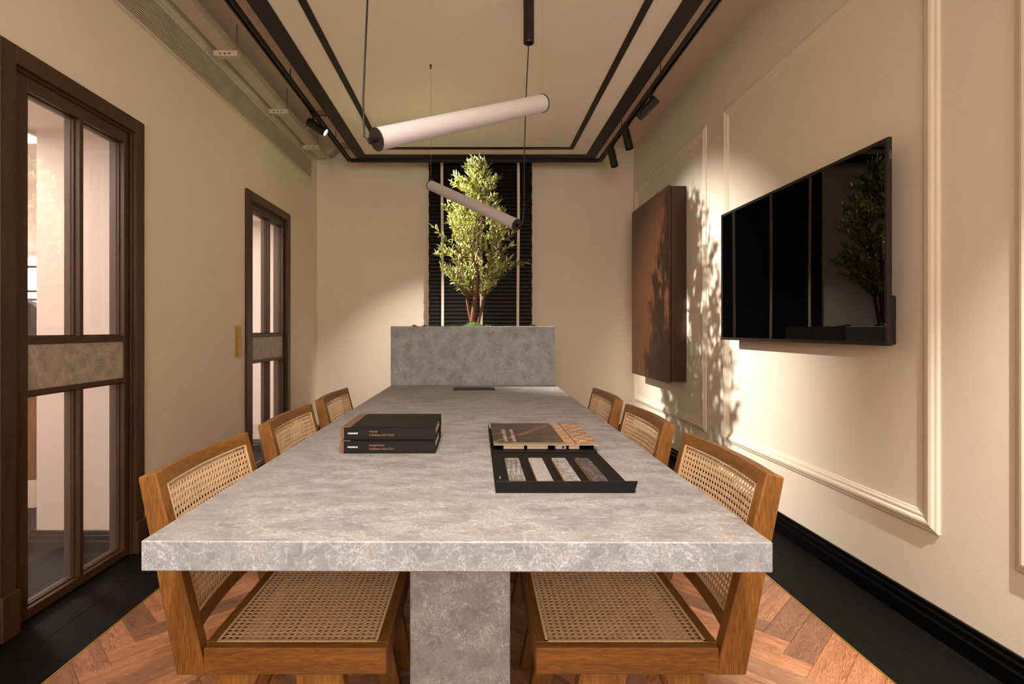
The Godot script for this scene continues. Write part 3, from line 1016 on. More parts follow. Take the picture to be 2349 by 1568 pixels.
func build_planter() -> void:
	var pl := thing("stone_planter", "tall grey stone planter box at the far end of the table", "planter", P(-0.0275, 0, 4.27))
	var hw := 0.5995
	var hd := 0.385
	var top := 1.179
	var w := 0.022
	obj("front_panel", box_st(-hw, hw, 0, top, -hd, -hd + w, 0.0025), M.stone, pl)
	obj("back_panel", box_st(-hw, hw, 0, top, hd - w, hd, 0.0025), M.stone, pl)
	obj("side_panel", box_st(-hw, -hw + w, 0, top, -hd + w, hd - w, 0.0025), M.stone, pl)
	obj("side_panel", box_st(hw - w, hw, 0, top, -hd + w, hd - w, 0.0025), M.stone, pl)
	obj("soil", box_st(-hw + w, hw - w, 1.05, 1.14, -hd + w, hd - w), M.soil, pl)
	rng.seed = 5
	var spots := [[0.0, 0.0, 0.12, 0.078], [-0.43, -0.33, 0.045, 0.045], [-0.36, -0.32, 0.05, 0.043], [0.12, -0.1, 0.07, 0.05], [-0.16, 0.1, 0.08, 0.046], [0.46, -0.2, 0.06, 0.05], [-0.25, -0.2, 0.06, 0.038], [0.3, 0.1, 0.08, 0.045]]
	var words := ["green moss mound around the foot of the tree", "small moss tuft at the left end of the planter rim", "moss tuft on the planter soil, second from the left end", "moss tuft just right of the tree trunk in the planter", "moss tuft left of the tree trunk in the planter", "moss tuft at the right end of the planter", "low moss tuft between trunk and left end of the planter", "moss tuft between trunk and right end of the planter"]
	for i in spots.size():
		var s: Array = spots[i]
		var st := new_st()
		var r: float = s[2]
		var h: float = s[3]
		for k in int(1200 * r / 0.1):
			var a := rng.randf() * TAU
			var q := sqrt(rng.randf())
			var base := Vector3(cos(a) * q * r, h * (1.0 - q * q) * (0.75 + 0.25 * rng.randf()), sin(a) * q * r)
			var tip := base + Vector3(rng.randf() - 0.5, 0.9, rng.randf() - 0.5) * (0.010 + 0.008 * rng.randf())
			var sd := Vector3(rng.randf() - 0.5, 0, rng.randf() - 0.5).normalized() * 0.0022
			face(st, [base - sd, base + sd, tip], base - Vector3(cos(a), -1, sin(a)))
		var dome := new_st()
		lathe(st, [[r, 0.0], [r * 0.86, h * 0.3], [r * 0.6, h * 0.66], [r * 0.3, h * 0.9], [0.0, h]], Vector3.ZERO, Vector3.UP, 20)
		var o := obj("moss", st, M.moss)
		o.position = P(-0.0275 + s[0], 1.139, 4.27 + s[1])
		tag(o, words[i], "moss", "moss tufts in the planter")

# ------------------------------------------------------------------ tree
func leaf_mesh(bend: float, wide: float) -> ArrayMesh:
	# unit length along +y, folded along the midrib
	var st := new_st()
	var n := 5
	var rows := []
	for i in n:
		var t := i / float(n - 1)
		var w := wide * sin(PI * pow(t, 0.8)) if i > 0 and i < n - 1 else 0.0
		var z := bend * t * t
		rows.append([Vector3(-w, t, z + w * 0.45), Vector3(0, t, z), Vector3(w, t, z + w * 0.45)])
	for i in n - 1:
		for s in 2:
			var q := [rows[i][s], rows[i][s + 1], rows[i + 1][s + 1], rows[i + 1][s]]
			if i > 0:
				face(st, [q[0], q[1], q[2]], q[0] - Vector3(0, 0, 5))
			if i < n - 2:
				face(st, [q[0], q[2], q[3]], q[0] - Vector3(0, 0, 5))
			elif i > 0:
				pass
	return st.commit()

func crown_radius(y: float) -> float:
	var tab := [[1.42, 0.06], [1.47, 0.13], [1.55, 0.22], [1.64, 0.28], [1.72, 0.32], [1.83, 0.30], [1.95, 0.30], [2.05, 0.29], [2.2, 0.265], [2.32, 0.235], [2.42, 0.175], [2.5, 0.1], [2.57, 0.03]]
	if y <= tab[0][0]:
		return tab[0][1]
	for i in tab.size() - 1:
		if y < tab[i + 1][0]:
			return lerpf(tab[i][1], tab[i + 1][1], (y - tab[i][0]) / (tab[i + 1][0] - tab[i][0]))
	return 0.03

func build_tree() -> void:
	rng.seed = 2024
	var c := P(-0.005, 0, 4.31)
	var tree := thing("olive_tree", "small leafy olive tree in the stone planter", "tree", P(-0.02, 1.13, 4.31))
	var o := tree.position
	# stems, as paths in the tree's own space
	var stems := [
		[[-0.005, 0.0, 0.0, 0.028], [-0.012, 0.06, 0.0, 0.026], [0.0, 0.2, 0.0, 0.020], [0.014, 0.34, 0.01, 0.018], [0.02, 0.55, 0.02, 0.016], [0.03, 0.8, 0.01, 0.013], [0.02, 1.05, 0.0, 0.009], [0.022, 1.3, 0.0, 0.005], [0.02, 1.4, 0.0, 0.002]],
		[[-0.008, 0.05, 0.0, 0.017], [-0.03, 0.12, -0.01, 0.013], [-0.05, 0.22, -0.02, 0.011], [-0.065, 0.33, -0.03, 0.010], [-0.09, 0.46, -0.04, 0.009], [-0.11, 0.65, -0.06, 0.007], [-0.13, 0.85, -0.07, 0.004]],
		[[0.02, 0.01, 0.01, 0.016], [0.04, 0.1, 0.015, 0.013], [0.066, 0.22, 0.02, 0.012], [0.09, 0.34, 0.03, 0.011], [0.115, 0.47, 0.05, 0.009], [0.135, 0.62, 0.07, 0.008], [0.15, 0.85, 0.09, 0.005]],
		[[0.02, 0.5, 0.02, 0.009], [-0.02, 0.66, 0.1, 0.007], [-0.05, 0.85, 0.14, 0.004]],
		[[0.025, 0.6, 0.02, 0.009], [0.03, 0.78, -0.1, 0.007], [0.04, 0.95, -0.14, 0.004]],
	]
	for s in stems.size():
		var pts := []
		var rad := []
		var cv := Curve3D.new()
		for q in stems[s]:
			cv.add_point(Vector3(q[0], q[1], q[2]))
		for i in stems[s].size() - 1:
			for k in 4:
				var t := k / 4.0
				var pa: Array = stems[s][i]
				var pb: Array = stems[s][i + 1]
				var p0: Array = stems[s][maxi(i - 1, 0)]
				var p3: Array = stems[s][mini(i + 2, stems[s].size() - 1)]
				pts.append(Vector3(pa[0], pa[1], pa[2]).cubic_interpolate(Vector3(pb[0], pb[1], pb[2]), Vector3(p0[0], p0[1], p0[2]), Vector3(p3[0], p3[1], p3[2]), t))
				rad.append(lerpf(pa[3], pb[3], t) * (1.0 + 0.08 * (rng.randf() - 0.5)))
		var e: Array = stems[s][-1]
		pts.append(Vector3(e[0], e[1], e[2]))
		rad.append(e[3])
		var st := new_st()
		tube(st, pts, rad, 10)
		obj("trunk" if s == 0 else "branch", st, M.bark, tree)
	# twigs reach from the stems to the edge of the crown
	var leaves := []      # transforms in the tree's space
	var twig_st := new_st()
	var special := [[-0.355, 1.985, 0.05], [-0.30, 1.79, 0.06], [0.41, 1.70, 0.04], [0.36, 1.71, -0.05], [0.32, 1.99, 0.03], [0.02, 2.555, 0.0], [-0.03, 2.5, 0.0], [0.2, 2.4, 0.02], [-0.33, 1.78, 0.0]]
	var n_twigs := 265
	for i in n_twigs + special.size():
		var tip: Vector3
		if i < special.size():
			tip = Vector3(special[i][0] - 0.0, special[i][1], special[i][2]) + Vector3(0.0, 0, -4.31)
		else:
			var y := 1.44 + 1.1 * pow(rng.randf(), 0.9)
			var a := rng.randf() * TAU
			var r := crown_radius(y) * (0.25 + 0.79 * sqrt(rng.randf()))
			tip = Vector3(c.x + cos(a) * r, y, c.z + sin(a) * r)
		tip -= o
		# foot: a point on the nearest stem, lower than the tip
		var want := maxf(tip.y - 0.08 - 0.2 * rng.randf(), 0.27)
		var foot := Vector3.ZERO
		var best := 1e9
		for s in stems:
			for k in s.size() - 1:
				var pa := Vector3(s[k][0], s[k][1], s[k][2])
				var pb := Vector3(s[k + 1][0], s[k + 1][1], s[k + 1][2])
				var t := clampf((want - pa.y) / maxf(pb.y - pa.y, 0.001), 0.0, 1.0)
				var q := pa.lerp(pb, t)
				var dd := q.distance_to(Vector3(tip.x, want, tip.z)) + absf(q.y - want) * 3.0
				if dd < best:
					best = dd
					foot = q
		var mid := foot.lerp(tip, 0.5) + Vector3(rng.randf() - 0.5, 0.2 + rng.randf() * 0.4, rng.randf() - 0.5) * 0.07
		var path := []
		for k in 7:
			var t := k / 6.0
			path.append(foot * (1 - t) * (1 - t) + mid * 2 * t * (1 - t) + tip * t * t)
		tube(twig_st, path, [0.0035, 0.0032, 0.0028, 0.0024, 0.002, 0.0015, 0.001], 5, false)
		var length := foot.distance_to(tip)
		var count := int(clampf(length / 0.0125, 8, 26))
		for k in count:
			var t := 0.22 + 0.78 * (k + rng.randf() * 0.5) / count
			var p := foot * (1 - t) * (1 - t) + mid * 2 * t * (1 - t) + tip * t * t
			var dir := ((mid - foot) * (1 - t) + (tip - mid) * t).normalized()
			var sideways := dir.cross(Vector3(rng.randf() - 0.5, rng.randf() - 0.5, rng.randf() - 0.5)).normalized()
			var yv := (dir * (0.45 + 0.6 * rng.randf()) + sideways * (1.1 if t < 0.97 else 0.2) + Vector3(0, 0.1, 0)).normalized()
			var xv := yv.cross(Vector3(rng.randf() - 0.5, 0.6 + rng.randf(), rng.randf() - 0.5)).normalized()
			var ln := 0.032 + 0.024 * rng.randf()
			leaves.append(Transform3D(Basis(xv * ln, yv * ln, xv.cross(yv) * ln), p))
	obj("twigs", twig_st, M.bark, tree).set_meta("kind", "stuff")
	var meshes := [leaf_mesh(0.12, 0.17), leaf_mesh(-0.18, 0.15), leaf_mesh(0.35, 0.16)]
	# the leaves nearest the camera are parts of their own, the rest one mass
	leaves.sort_custom(func(p: Transform3D, q: Transform3D) -> bool: return p.origin.z > q.origin.z)
	var near := {}
	var step := 3
	var singles := 0
	var mass := [[], [], []]
	for i in leaves.size():
		if i % step == 0 and singles < 298:
			var lf := put("leaf", meshes[singles % 3], M.leaf[rng.randi() % 5], tree)
			lf.transform = leaves[i]
			singles += 1
		else:
			mass[i % 3].append(leaves[i])
	var tints := [Color8(126, 134, 68), Color8(156, 162, 96), Color8(92, 102, 50), Color8(200, 202, 150), Color8(176, 178, 116)]
	for k in 3:
		var mm := MultiMesh.new()
		mm.transform_format = MultiMesh.TRANSFORM_3D
		mm.use_colors = true
		mm.mesh = meshes[k]
		mm.instance_count = mass[k].size()
		for i in mass[k].size():
			mm.set_instance_transform(i, mass[k][i])
			mm.set_instance_color(i, tints[rng.randi() % 5].srgb_to_linear() * (0.85 + 0.3 * rng.randf()))
		var mi := MultiMeshInstance3D.new()
		mi.multimesh = mm
		mi.material_override = M.leaves
		mi.name = unique("foliage", tree)
		mi.set_meta("kind", "stuff")
		tree.add_child(mi, true)
	for i in 16:
		var lf: Transform3D = leaves[rng.randi() % (leaves.size() / 2)]
		var st := new_st()
		lathe(st, [[0.0, 0.0], [0.004, 0.002], [0.006, 0.008], [0.004, 0.014], [0.0, 0.016]], Vector3.ZERO, Vector3.DOWN, 10)
		var ov := obj("olive", st, M.olive, tree)
		ov.position = lf.origin

# ------------------------------------------------------------------ blind
func build_blind() -> void:
	var bl := thing("venetian_blind", "black venetian blind with pale ladder tapes on the far wall", "blind")
	var x0 := -0.523
	var x1 := 0.609
	var d := 5.84
	var pitch := 0.0425
	var y := 0.62
	obj("head_rail", box_st(x0 - 0.004, x1 + 0.004, 3.1, 3.16, 5.8, BACK, 0.003), M.slat, bl)
	var prof := PackedVector2Array()
	var up := []
	for i in 5:
		var t := i / 4.0 - 0.5
		var cam := 0.004 * (1.0 - 4.0 * t * t)
		prof.append(Vector2(t * 0.05, cam))
		up.append(Vector2(t * 0.05, cam - 0.0025))
	up.reverse()
	for p in up:
		prof.append(p)
	var st := new_st()
	var tilt := deg_to_rad(66.0)
	prism(st, prof, func(p: Vector2, t: float) -> Vector3: return Vector3(t, p.x * sin(tilt) + p.y * cos(tilt), -p.x * cos(tilt) + p.y * sin(tilt)), x0, x1)
	var mesh := st.commit()
	var k := 0
	while y < 3.09:
		var s := put("slat", mesh, M.slat, bl)
		s.position = P(0, y, d)
		s.position.x += 0.003 * sin(k * 1.7)
		y += pitch
		k += 1
	obj("bottom_rail", box_st(x0, x1, 0.57, 0.595, d - 0.025, d + 0.025, 0.003), M.slat, bl)
	for x in [-0.374, 0.0525, 0.4555]:
		var s2 := new_st()
		var yy := 0.58
		var pp := []
		while yy < 3.11:
			pp.append(Vector3(x + 0.004 * sin(yy * 2.2 + x * 5.0), yy, -(d - 0.027)))
			yy += pitch
		for i in pp.size() - 1:
			var a: Vector3 = pp[i]
			var b: Vector3 = pp[i + 1]
			var h := Vector3(0.0145, 0, 0)
			var o := Vector3(0, 0, 0.0016)
			face(s2, [a - h, a + h, b + h, b - h], a - Vector3(0, 0, 1))
			face(s2, [a - h - o, a + h - o, b + h - o, b - h - o], a + Vector3(0, 0, 1))
			face(s2, [a - h, b - h, b - h - o, a - h - o], a)
			face(s2, [a + h, b + h, b + h - o, a + h - o], a)
		obj("ladder_tape", s2, M.tape, bl)
	for x in [0.545, 0.575]:
		var s3 := new_st()
		tube(s3, [P(x, 3.1, d - 0.03), P(x, 1.2, d - 0.03)], [0.0012, 0.0012], 6)
		obj("pull_cord", s3, M.black_metal, bl)

# ------------------------------------------------------------------ things on the right wall
func build_wall_things() -> void:
	var tv := thing("television", "large black wall screen on the right wall, reflecting the tree", "screen")
	var y0 := 1.087
	var y1 := 1.918
	var d0 := 2.112
	var d1 := 3.553
	var fx := 1.634
	var st := new_st()
	moulding(st, [[0.0, -0.016], [0.0, 0.0], [0.0012, 0.0012], [0.0155, 0.0012], [0.0165, -0.002]], func(x: float, y: float, h: float) -> Vector3: return P(fx - h, y, x), d0, d1, y0, y1)
	obj("bezel", st, M.bezel, tv)
	obj("screen", box_st(fx + 0.001, fx + 0.004, y0 + 0.0162, y1 - 0.0162, d0 + 0.0162, d1 - 0.0162), M.screen, tv)
	obj("rear_shell", box_st(fx + 0.004, fx + 0.016, y0 + 0.001, y1 - 0.001, d0 + 0.001, d1 - 0.001, 0.002), M.bezel, tv)
	obj("rear_housing", box_st(fx + 0.016, 1.695, y0 + 0.003, 1.29, d0 + 0.03, d1 - 0.1, 0.006), M.bezel, tv)
	obj("wall_mount", box_st(1.65, RIGHT, 1.3, 1.7, 2.6, 3.05, 0.003), M.black_metal, tv)
	var red := mat(Color8(120, 10, 12), 0.4)
	red.emission_enabled = true
	red.emission = Color(1.0, 0.08, 0.1)
	red.emission_energy_multiplier = 1.2
	st = new_st()
	lathe(st, [[0.0, 0.001], [0.0022, 0.001], [0.0022, 0.0]], P(fx - 0.0012, 1.172, d0 + 0.008), Vector3.LEFT, 10)
	obj("standby_light", st, red, tv)
	obj("sensor", box_st(fx - 0.0018, fx - 0.001, 1.178, 1.188, d0 + 0.006, d0 + 0.009), M.black_gloss, tv)
	# the maker's word runs up the near edge
	text_part(tv, "lettering", "iiyama", 0.011, mat(Color8(150, 146, 142), 0.5), P(fx + 0.0085, 1.83, d0 - 0.0002), Basis(Vector3(0, 1, 0), Vector3(-1, 0, 0), Vector3(0, 0, 1)))
	# timber cabinet
	var cb := thing("wall_cabinet", "dark wooden wall cabinet with a flat door on the right wall", "cabinet")
	obj("carcass", box_st(1.615, RIGHT, 0.722, 2.346, 4.41, 5.42, 0.0015), M.cabinet, cb)
	obj("door", box_st(1.587, 1.608, 0.712, 2.352, 4.4, 5.43, 0.0015), M.cabinet, cb)

# ------------------------------------------------------------------ things on the table
func build_table_things() -> void:
	# two sample binders
	var titles := [["Designboden", "lower"], ["Parkett", "upper"]]
	for i in 2:
		var y := 0.75 + i * 0.0445
		var bd := thing("sample_binder", "%s black sample binder, %s one of the two stacked on the table" % [titles[i][0], titles[i][1]], "binder", P(-0.288, y, 1.86), "stacked sample binders")
		bd.position.x += 0.0 if i == 0 else 0.001
		var hw := 0.155
		var hd := 0.134
		var h := 0.0425
		obj("bottom_cover", box_st(-hw + 0.012, hw, 0.0, 0.0022, -hd, hd, 0.0006), M.binder, bd)
		obj("top_cover", box_st(-hw + 0.034, hw, h - 0.0022, h, -hd - 0.0015, hd, 0.0006), M.binder, bd)
		obj("front_panel", box_st(-hw + 0.012, hw, 0.0024, h - 0.0024, -hd, -hd + 0.003, 0.0006), M.binder, bd)
		obj("back_panel", box_st(-hw + 0.012, hw, 0.0024, h - 0.0024, hd - 0.003, hd, 0.0006), M.binder, bd)
		var st := new_st()
		var pr := PackedVector2Array([Vector2(0.012, 0.0), Vector2(0.004, 0.001), Vector2(0.0, 0.006), Vector2(0.0, h - 0.006), Vector2(0.004, h - 0.001), Vector2(0.012, h), Vector2(0.034, h), Vector2(0.034, h - 0.0022), Vector2(0.012, h - 0.0022)])
		prism(st, pr, func(p: Vector2, t: float) -> Vector3: return P(-hw + p.x, p.y, t), -hd - 0.0004, hd)
		obj("edge_strip", st, M.binder_brown, bd)
		for k in 5:
			obj("sample_sheet", box_st(-hw + 0.02, hw - 0.006 - 0.004 * (k % 2), 0.003 + k * 0.0058, 0.0082 + k * 0.0058, -hd + 0.006, hd - 0.02, 0.0005), M.paper if k < 3 else M.binder, bd)
		var face_b := Basis.IDENTITY
		text_part(bd, "lettering", "PARADOR", 0.0072, M.text_white, Vector3(-hw + 0.0245, h * 0.49, hd + 0.0003), face_b, true)
		text_part(bd, "lettering", titles[i][0], 0.0086, M.text_copper, Vector3(-hw + 0.094, h * 0.63, hd + 0.0003), face_b)
		text_part(bd, "lettering", "Kollektion 2021/2022", 0.0086, M.text_copper, Vector3(-hw + 0.094, h * 0.36, hd + 0.0003), face_b)
	# open sample box
	var bx := thing("sample_box", "open black sample box with flooring samples on the table", "box", P(0.22, 0.75, 1.31))
	obj("base_panel", box_st(-0.173, 0.173, 0.0, 0.0035, 0.0, 0.83, 0.0008), M.binder, bx)
	var c := []
	for k in 8:
		var hi := bool(k & 2)
		c.append(P((0.176 if hi else 0.168) if k & 1 else -0.173, 0.0305 if hi else 0.0, (-0.0005 if k & 4 else -0.004) - (0.004 if hi else 0.0)))
	var st := new_st()
	hexa(st, c, 0.0008)
	obj("front_flap", st, M.binder, bx)
	obj("rear_lip", box_st(-0.173, 0.173, 0.0035, 0.0075, 0.415, 0.44, 0.001), M.binder, bx)
	obj("rear_tray", box_st(-0.173, 0.173, 0.0035, 0.0055, 0.44, 0.83, 0.0008), M.binder, bx)
	obj("side_wall", box_st(-0.173, -0.170, 0.0055, 0.0215, 0.47, 0.83, 0.0006), M.binder, bx)
	obj("side_wall", box_st(0.170, 0.173, 0.0055, 0.0215, 0.47, 0.83, 0.0006), M.binder, bx)
	obj("mark", box_st(-0.157, -0.1562, 0.0035, 0.0037, 0.11, 0.14), M.text_white, bx)
	# the four samples in front
	var words := ["grey wood-grain flooring sample, leftmost in the open box", "plain pale grey flooring sample, second from left in the open box", "mottled grey and white flooring sample, third from left in the open box", "dark terrazzo flooring sample with red and white chips"]
	var tex := [sample_tex(0), sample_tex(1), sample_tex(2), sample_tex(3)]
	for i in 4:
		var x := 0.086 + i * 0.0708
		var sp := thing("flooring_sample", words[i], "sample", P(x + 0.021, 0.7537, 1.475), "flooring samples in the open box")
		obj("core", box_st(-0.021, 0.021, 0.0, 0.0065, -0.143, 0.143, 0.0005), M.core if i > 0 else M.paper, sp)
		var s := new_st()
		quad_uv(s, Vector3(-0.021, 0.0082, 0.143), Vector3(0.021, 0.0082, 0.143), Vector3(0.021, 0.0082, -0.143), Vector3(-0.021, 0.0082, -0.143))
		box(s, -0.021, 0.021, 0.0066, 0.0081, -0.143, 0.143)
		var m := mat(Color.WHITE, 0.5)
		m.albedo_texture = tex[i]
		obj("wear_layer", s, m, sp)
	# the four boards behind, under the brochure
	var ends := [[0.09, 0.158], [0.169, 0.237], [0.263, 0.298], [0.308, 0.342]]
	var w2 := ["wide pale sample board under the brochure, leftmost of four", "wide pale sample board under the brochure, second from left", "narrow pale sample board with a knot under the brochure, third from left", "narrow pale sample board under the brochure, rightmost of four"]
	for i in 4:
		var a: float = ends[i][0]
		var b: float = ends[i][1]
		var sb := thing("sample_board", w2[i], "sample", P((a + b) / 2, 0.7557, 1.94), "sample boards under the brochure")
		var bo := obj("board", box_st(a - (a + b) / 2, b - (a + b) / 2, 0.0, 0.0102, -0.172, 0.172, 0.0005), M.paper, sb)
		obj("veneer", box_st(a - (a + b) / 2, b - (a + b) / 2, 0.0103, 0.0125, -0.172, 0.172, 0.0003), M.core, bo)
		if i == 2:
			st = new_st()
			lathe(st, [[0.0, 0.0006], [0.003, 0.0006], [0.0042, 0.0]], Vector3(0.008, 0.005, 0.172), Vector3(0, 0, 1), 12)
			obj("knot", st, M.band, bo)
	var br := thing("brochure", "glossy brochure with wood and chequered floor pictures on the sample box", "brochure", P(0.229, 0.7715, 1.945))
	obj("pages", box_st(-0.172, 0.172, 0.0, 0.0028, -0.195, 0.195, 0.0004), M.paper, br)
	st = new_st()
	quad_uv(st, Vector3(-0.173, 0.0042, 0.196), Vector3(0.173, 0.0042, 0.196), Vector3(0.173, 0.0042, -0.196), Vector3(-0.173, 0.0042, -0.196))
	var pm := mat(Color.WHITE, 0.3)
	pm.albedo_texture = brochure_tex()
	obj("cover_print", st, pm, br)
	obj("cover", box_st(-0.173, 0.173, 0.0029, 0.0041, -0.196, 0.196, 0.0003), M.binder, br)

func quad_uv(st: SurfaceTool, a: Vector3, b: Vector3, c: Vector3, d: Vector3) -> void:
	var n := (b - a).cross(c - a).normalized()
	tri(st, a, b, c, n, Vector2(0, 1), Vector2(1, 1), Vector2(1, 0))
	tri(st, a, c, d, n, Vector2(0, 1), Vector2(1, 0), Vector2(0, 0))

func sample_tex(kind: int) -> ImageTexture:
	var w := 64
	var h := 448
	var n1 := noise_bytes(w, h, 100 + kind, 0.05, FastNoiseLite.TYPE_SIMPLEX, FastNoiseLite.FRACTAL_FBM, 4, 12.0, 0.02)
	var n2 := noise_bytes(w, h, 200 + kind, 0.02, FastNoiseLite.TYPE_SIMPLEX, FastNoiseLite.FRACTAL_FBM, 3)
	var im := Image.create(w, h, false, Image.FORMAT_RGB8)
	for y in h:
		for x in w:
			var v := 0.0
			var i := y * w + x
			if kind == 0:
				v = 0.5 + 0.5 * (n1[((y / 12) % h) * w + (x * 3) % w] / 255.0 - 0.5) + 0.2 * (n2[i] / 255.0 - 0.5)
				im.set_pixel(x, y, Color(v, v * 0.97, v * 0.92))
			elif kind == 1:
				v = 0.6 + 0.12 * (n2[i] / 255.0 - 0.5) + 0.05 * (n1[i] / 255.0 - 0.5)
				im.set_pixel(x, y, Color(v, v * 0.96, v * 0.93))
			elif kind == 2:
				v = 0.58 + 0.3 * (n1[i] / 255.0 - 0.5)
				if n2[i] / 255.0 > 0.58:
					v -= 0.22 * n1[i] / 255.0
				im.set_pixel(x, y, Color(v, v * 0.97, v * 0.94))
			else:
				v = 0.27 + 0.08 * (n1[i] / 255.0 - 0.5)
				im.set_pixel(x, y, Color(v, v * 0.99, v * 0.97))
	if kind == 3:
		rng.seed = 9
		for k in 70:
			var red := k % 5 == 0
			var cx := rng.randi() % w
			var cy := rng.randi() % h
			var rr := 5 if red else 1 + rng.randi() % 4
			var cl := Color8(196, 84, 62) if red else Color8(168, 160, 150)
			var an := rng.randf() * TAU
			for y in range(-8, 9):
				for x in range(-8, 9):
					var q := Vector2(x, y).rotated(an)
					if absf(q.x) / (rr * 1.3) + absf(q.y) / (rr * 0.8) < 1.0 and cx + x >= 0 and cx + x < w and cy + y >= 0 and cy + y < h:
						im.set_pixel(cx + x, cy + y, cl)
	return ImageTexture.create_from_image(im)

func brochure_tex() -> ImageTexture:
	# left: a dark photograph of weathered wood with pale lines; right: a chequered floor in tan and grey
	var w := 512
	var h := 560
	var n1 := noise_bytes(512, 560, 301, 0.03, FastNoiseLite.TYPE_SIMPLEX, FastNoiseLite.FRACTAL_RIDGED, 4, 20.0, 0.02)
	var n2 := noise_bytes(512, 560, 302, 0.008, FastNoiseLite.TYPE_SIMPLEX, FastNoiseLite.FRACTAL_FBM, 4)
	var im := Image.create(w, h, false, Image.FORMAT_RGB8)
	rng.seed = 31
	for y in h:
		for x in w:
			var i := y * w + x
			var a := n1[i] / 255.0
			var b := n2[i] / 255.0
			var edge := 352.0 + 0.0 * y
			var col: Color
			if x < edge:
				var t := 0.16 + 0.28 * maxf(a - 0.5, 0.0) + 0.12 * b
				col = Color(t * 1.12, t * 0.88, t * 0.74)
				# beams of light across the timber
				var beam := absf((h - y) * 0.78 - x * 1.05 - 30.0 + 40.0 * (b - 0.5))
				if beam < 22.0:
					col = col.lerp(Color(0.55, 0.38, 0.33), 0.9 * (1.0 - beam / 22.0))
				var beam2 := absf((h - y) * 0.9 - x * 0.7 - 210.0 + 60.0 * (b - 0.5))
				if beam2 < 20.0:
					col = col.lerp(Color(0.5, 0.33, 0.28), 0.75 * (1.0 - beam2 / 20.0))
				if y > 522:
					col = Color(0.42, 0.42, 0.16).lerp(Color(0.75, 0.74, 0.5), a * a)
			else:
				var cx := int((x - edge) / 40.0)
				var cy := int(y / 46.0)
				var grey := (cx + cy) % 2 == 0
				col = Color(0.68, 0.57, 0.49) if grey else Color(0.6, 0.42, 0.26)
				col = col * (0.85 + 0.3 * b)
				if x < edge + 70.0:
					col = col.lerp(Color(0.75, 0.6, 0.42), 0.5 * a)
				if absf(x - edge - 52.0) < 3.0:
					col = Color(0.2, 0.12, 0.08)
			im.set_pixel(x, y, col)
	# small print too fine to read: rows of pale strokes running up the page
	for row in 2:
		for k in 46:
			if k == 23 or k == 24:
				continue
			var yy := 500 - k * 7
			var ww := 12 + rng.randi() % 10
			for q in ww:
				for z in 2 + rng.randi() % 3:
					im.set_pixel(52 + row * 42 + (22 - ww) + q, yy + z, Color(0.8, 0.76, 0.7))
	for k in 3:
		for q in 40:
			im.set_pixel(300 - k * 6 + q, 380 + k * 16, Color(0.6, 0.52, 0.46))
			im.set_pixel(300 - k * 6 + q, 381 + k * 16, Color(0.6, 0.52, 0.46))
	for q in 36:
		for z in 5:
			im.set_pixel(292 + q, 62 + z, Color(0.65, 0.7, 0.3) if q < 14 else Color(0.7, 0.62, 0.6))
	return ImageTexture.create_from_image(im)

# ------------------------------------------------------------------ chairs
func strand(st: SurfaceTool, at: Callable, a: Vector2, b: Vector2, half: float, lift: float, segs: int, col: Color) -> void:
	# a flat strip of cane from a to b in the panel's plane
	var dir := (b - a).normalized()
	var s := Vector2(-dir.y, dir.x) * half
	st.set_color(col)
	for i in segs:
		var p := a.lerp(b, i / float(segs))
		var q := a.lerp(b, (i + 1) / float(segs))
		var c := []
		for e in [p - s, p + s, q + s, q - s]:
			c.append(at.call(e.x, e.y, lift))
		var low := []
		for e in [p - s, p + s, q + s, q - s]:
			low.append(at.call(e.x, e.y, lift - 0.0009))
		var mid: Vector3 = (c[0] + c[2] + low[0] + low[2]) / 4.0
		face(st, c, mid)
		face(st, low, mid)
		face(st, [c[0], c[3], low[3], low[0]], mid)
		face(st, [c[1], c[2], low[2], low[1]], mid)

func cane_panel(at: Callable, w: float, h: float, pitch: float, segs: int) -> SurfaceTool:
	var st := new_st()
	var nx := int(round(w / pitch))
	var ny := int(round(h / pitch))
	var px := w / nx
	var py := h / ny
	var tone := func() -> Color:
		var k := 0.8 + 0.35 * rng.randf()
		return Color(0.62 * k, 0.42 * k, 0.24 * k)
	for i in nx + 1:
		for o in [-0.0018, 0.0018]:
			var x: float = clampf(i * px + o, 0.0, w)
			strand(st, at, Vector2(x, 0), Vector2(x, h), 0.0012, 0.0006, 1, tone.call())
	for j in ny + 1:
		for o in [-0.0018, 0.0018]:
			var y: float = clampf(j * py + o, 0.0, h)
			strand(st, at, Vector2(0, y), Vector2(w, y), 0.0012, 0.0004, segs, tone.call())
	# diagonals run through the middles of the sides of each cell
	for k in range(-ny - 1, nx + 1):
		for sgn in 2:
			var x0 := (k + 0.5) * px
			var a := Vector2(x0, 0.0)
			var b := Vector2(x0 + h / py * px, h)
			if a.x < 0.0:
				a = Vector2(0.0, -x0 / px * py)
			if b.x > w:
				b = Vector2(w, (w - x0) / px * py)
			if b.y - a.y < 0.002:
				continue
			if sgn == 1:
				a.x = w - a.x
				b.x = w - b.x
			strand(st, at, a, b, 0.0011, 0.0 if sgn == 0 else 0.0008, maxi(1, segs / 2), tone.call())
	return st

